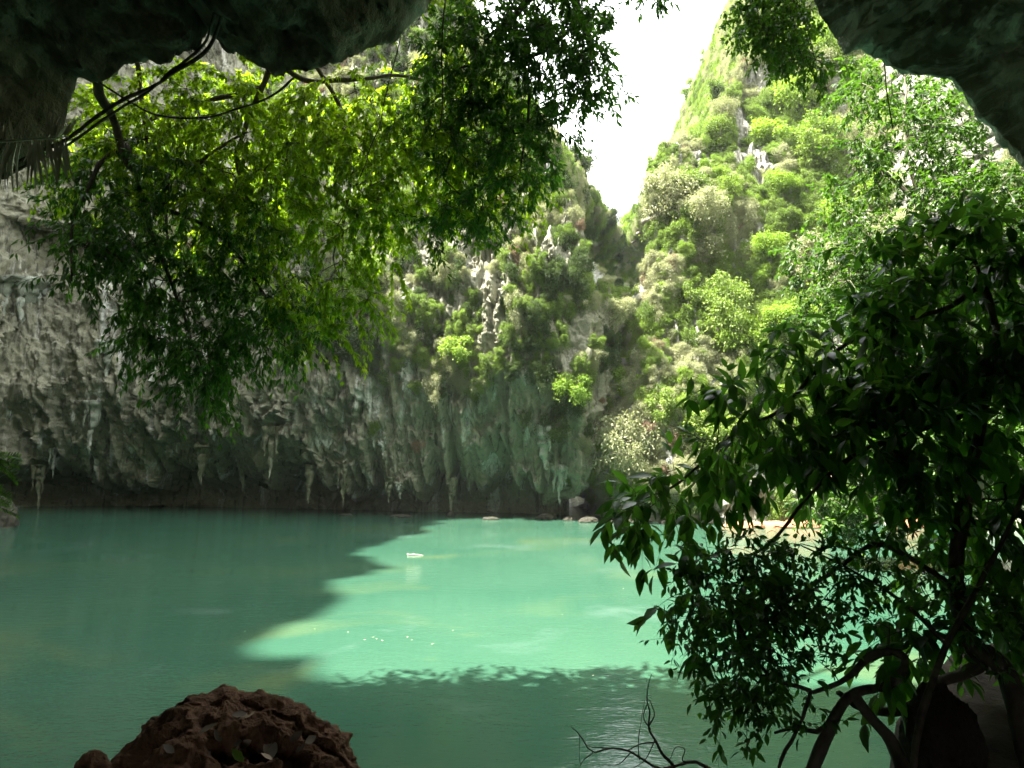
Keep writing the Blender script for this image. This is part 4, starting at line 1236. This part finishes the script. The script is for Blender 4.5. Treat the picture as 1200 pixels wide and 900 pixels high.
# bright fern sprays at the left edge
def fern(cx, cy, Y, n, L, label, seed, ang0, ang1, name='fern', cat='fern', grp=None, lsz=.22):
    g = np.random.default_rng(seed)
    o0 = at(cx, cy, Y)
    root = thing(name, label, cat, [float(v_) for v_ in o0], grp)
    T = Tubes()
    pos, dr = [], []
    for k in range(n):
        a = ang0 + (ang1 - ang0) * (k + g.random() * .5) / n
        v = norm(np.array([math.cos(a), g.normal() * .3, math.sin(a)]))
        t = np.linspace(0, 1, 12)[:, None]
        P = v * L * g.uniform(.8, 1.1) * t + np.array([0, 0, -L * .35]) * t ** 2
        T.add(P, np.linspace(.005, .002, 12), 4)
        for j in range(2, 12):
            for sgn in (-1, 1):
                side = norm(np.cross(v, [0, -1, .3])) * sgn
                pos.append(P[j])
                dr.append(norm(side + v * .6))
    obj('stalks', T.mesh('stalks', M['bark']), root)
    pos, dr = np.array(pos), np.array(dr)
    me = leaves_mesh('fronds', pos, dr, norm(g.normal(size=pos.shape) * .3 + np.array([0, -.5, 1.0])), g.uniform(.7, 1.1, len(pos)) * L * lsz, np.full(len(pos), L * lsz * .38), M['leaf_bright'], 'near', g.random(len(pos)))
    obj('fronds', me, root)
fern(-14, 538, 6.5, 4, 0.30, 'bright green fern spray at the left edge, highest of three', 11, -.5, .7)
fern(-16, 572, 6.4, 3, 0.24, 'small green fern spray at the left edge, middle of three', 12, -.5, .6)
fern(-16, 592, 6.3, 3, 0.24, 'small green fern spray just above the water rock, lowest of three', 13, -.5, .6)
# little bright creeper stem on the left rock
P = A((28, 226, 5.6), (45, 214, 5.6), (68, 198, 5.6))
S = resample(P, n=16)
cr_ = thing('creeper', 'bright green creeper stem with small paired leaves below the dead frond', 'creeper', [float(v_) for v_ in P[0]])
T = Tubes()
T.add(S - P[0], np.full(16, .003), 4)
obj('stem', T.mesh('stem', M['bark']), cr_)
pos = np.repeat(S - P[0], 3, 0)
g = np.random.default_rng(8)
me = leaves_mesh('leaves', pos, g.normal(size=pos.shape) + np.array([0, -.3, 0]), norm(g.normal(size=pos.shape) + np.array([0, -1, 1])), np.full(len(pos), .04), np.full(len(pos), .028), M['leaf_bright'], 'near', np.ones(len(pos)))
obj('leaves', me, cr_)

# bare twigs over the water, bottom middle
tw0 = at(905, 935, 3.2)
T = Tubes()
def tw(pts, r0, r1):
    S = resample(A(*pts), n=26)
    S = S + 0.004 * np.stack([vnoise(S * 14, 1), vnoise(S * 14, 2), vnoise(S * 14, 3)], -1)
    T.add(S - tw0, np.linspace(r0, r1, 26), 5)
tw([(905, 935, 3.2), (835, 903, 3.2), (815, 893, 3.2), (790, 898, 3.2), (770, 900, 3.2), (740, 882, 3.2), (715, 877, 3.2), (695, 882, 3.2), (680, 862, 3.2), (668, 852, 3.2)], .012, .002)
tw([(790, 898, 3.2), (778, 885, 3.15), (768, 868, 3.1), (760, 855, 3.1), (762, 835, 3.1), (758, 820, 3.1), (761, 800, 3.1), (764, 790, 3.1)], .009, .0015)
tw([(762, 856, 3.1), (755, 842, 3.12), (758, 825, 3.12)], .004, .002)
tw([(760, 852, 3.1), (767, 838, 3.08), (763, 824, 3.08), (759, 820, 3.08)], .004, .0015)
tw([(759, 800, 3.1), (757, 795, 3.1)], .002, .001)
tw([(768, 870, 3.1), (750, 872, 3.15), (735, 880, 3.2)], .004, .002)
tw([(740, 882, 3.2), (725, 895, 3.25), (705, 896, 3.3)], .003, .001)
tw([(715, 877, 3.2), (695, 876, 3.25), (684, 872, 3.3)], .003, .001)
tw([(695, 882, 3.2), (684, 892, 3.15), (676, 905, 3.1)], .003, .0012)
tw([(768, 866, 3.1), (755, 890, 3.1), (735, 904, 3.1)], .003, .001)
tw([(815, 893, 3.2), (800, 892, 3.2), (803, 878, 3.2), (792, 876, 3.2), (785, 890, 3.2)], .004, .0015)
tw([(680, 862, 3.2), (679, 885, 3.2), (680, 898, 3.2)], .002, .001)
tw([(750, 890, 3.3), (748, 870, 3.3), (753, 840, 3.3), (756, 818, 3.3)], .003, .001)
obj('bare_branch', T.mesh('bare_branch', M['bark']), loc=tuple(float(v_) for v_ in tw0), label='bare dark forked twigs reaching over the water beside the leafy bush', category='branch')

# dead leaves in the boulder's hollow
m, nt, out = new_mat('dead_leaf')
oi = nt.nodes.new('ShaderNodeObjectInfo')
finish(nt, out, ramp(nt, oi.outputs['Random'], [(0, (0.10, 0.075, 0.05)), (.5, (0.22, 0.19, 0.15)), (1, (0.30, 0.22, 0.14))]), 0.55)
M['dead'] = m
from mathutils.bvhtree import BVHTree
from mathutils import Vector
nb = bP.shape
bi = np.arange(nb[0] * nb[1]).reshape(nb[:2])
bi = np.concatenate([bi, bi[:1]], 0)
bq = np.stack([bi[:-1, :-1], bi[1:, :-1], bi[1:, 1:], bi[:-1, 1:]], -1).reshape(-1, 4)
bvh = BVHTree.FromPolygons([tuple(v_) for v_ in bP.reshape(-1, 3)], [tuple(int(k_) for k_ in q_) for q_ in bq])
dl = [(290, 838), (300, 835), (252, 886), (262, 883), (272, 886), (282, 884), (292, 880), (303, 882), (312, 886), (322, 884), (334, 880), (300, 892), (286, 893), (268, 893), (318, 893), (245, 880), (205, 882), (330, 890), (296, 866), (310, 870), (324, 868), (340, 868), (276, 872), (258, 868), (348, 880), (356, 870), (232, 862), (318, 876), (226, 892)]
for i, (x, y) in enumerate(dl):
    d_ = Vector(ratio(x, y)).normalized()
    hit, nrm_, fi, dist = bvh.ray_cast(Vector((0, 0, CAM_H)), d_)
    if hit is None:
        continue
    if nrm_.dot(d_) > 0:
        nrm_ = -nrm_
    green = i == 12
    mt = M['leaf_bright'] if green else M['dead']
    lb = 'small fresh green leaf lying among the dead leaves on the boulder' if green else (('pale dry leaf at the upper rim of the boulder hollow', 'greyish dry leaf beside the pale one at the hollow rim')[i] if i < 2 else 'dry grey-brown leaf in the boulder hollow, % of them')
    me = leaves_mesh('fallen_leaf', np.zeros((1, 3)), np.array([[1.0, 0, 0]]), np.array([[0, 0, 1.0]]), np.array([random.uniform(.05, .078)]), np.array([random.uniform(.028, .042)]), mt, 'near', np.array([.9]), droop=-.15)
    o = obj('fallen_leaf', me, label=lb, category='leaf', group='fallen leaves on the boulder')
    o.location = hit + nrm_ * 0.008
    o.rotation_mode = 'QUATERNION'
    nn2 = (nrm_ + Vector((0, -.2, .7))).normalized()
    from mathutils import Quaternion
    o.rotation_quaternion = nn2.to_track_quat('Z', 'Y') @ Quaternion((0, 0, 1), random.random() * 6)
number_off('fallen leaves on the boulder')
number_off('tiny pale leaves afloat on the lagoon')

# ------------------------------------------------------------------ damp air over the lagoon
hz = bpy.data.meshes.new('haze')
import bmesh
bm = bmesh.new()
bmesh.ops.create_cube(bm, size=1.0)
bm.to_mesh(hz)
bm.free()
m = bpy.data.materials.new('haze')
m.use_nodes = True
nt = m.node_tree
for n_ in list(nt.nodes):
    nt.nodes.remove(n_)
out = nt.nodes.new('ShaderNodeOutputMaterial')
pv = nt.nodes.new('ShaderNodeVolumePrincipled')
pv.inputs['Color'].default_value = (0.92, 0.95, 0.93, 1)
pv.inputs['Density'].default_value = 0.0002
pv.inputs['Anisotropy'].default_value = 0.2
nt.links.new(pv.outputs['Volume'], out.inputs['Volume'])
hz.materials.append(m)
o = obj('haze', hz, kind='stuff', label='thin damp haze hanging in the lagoon air', category='haze')
o.scale = (1900, 1900, 160)
o.location = (0, 0, -5.2 + 80)
cy.volume_bounces = 0
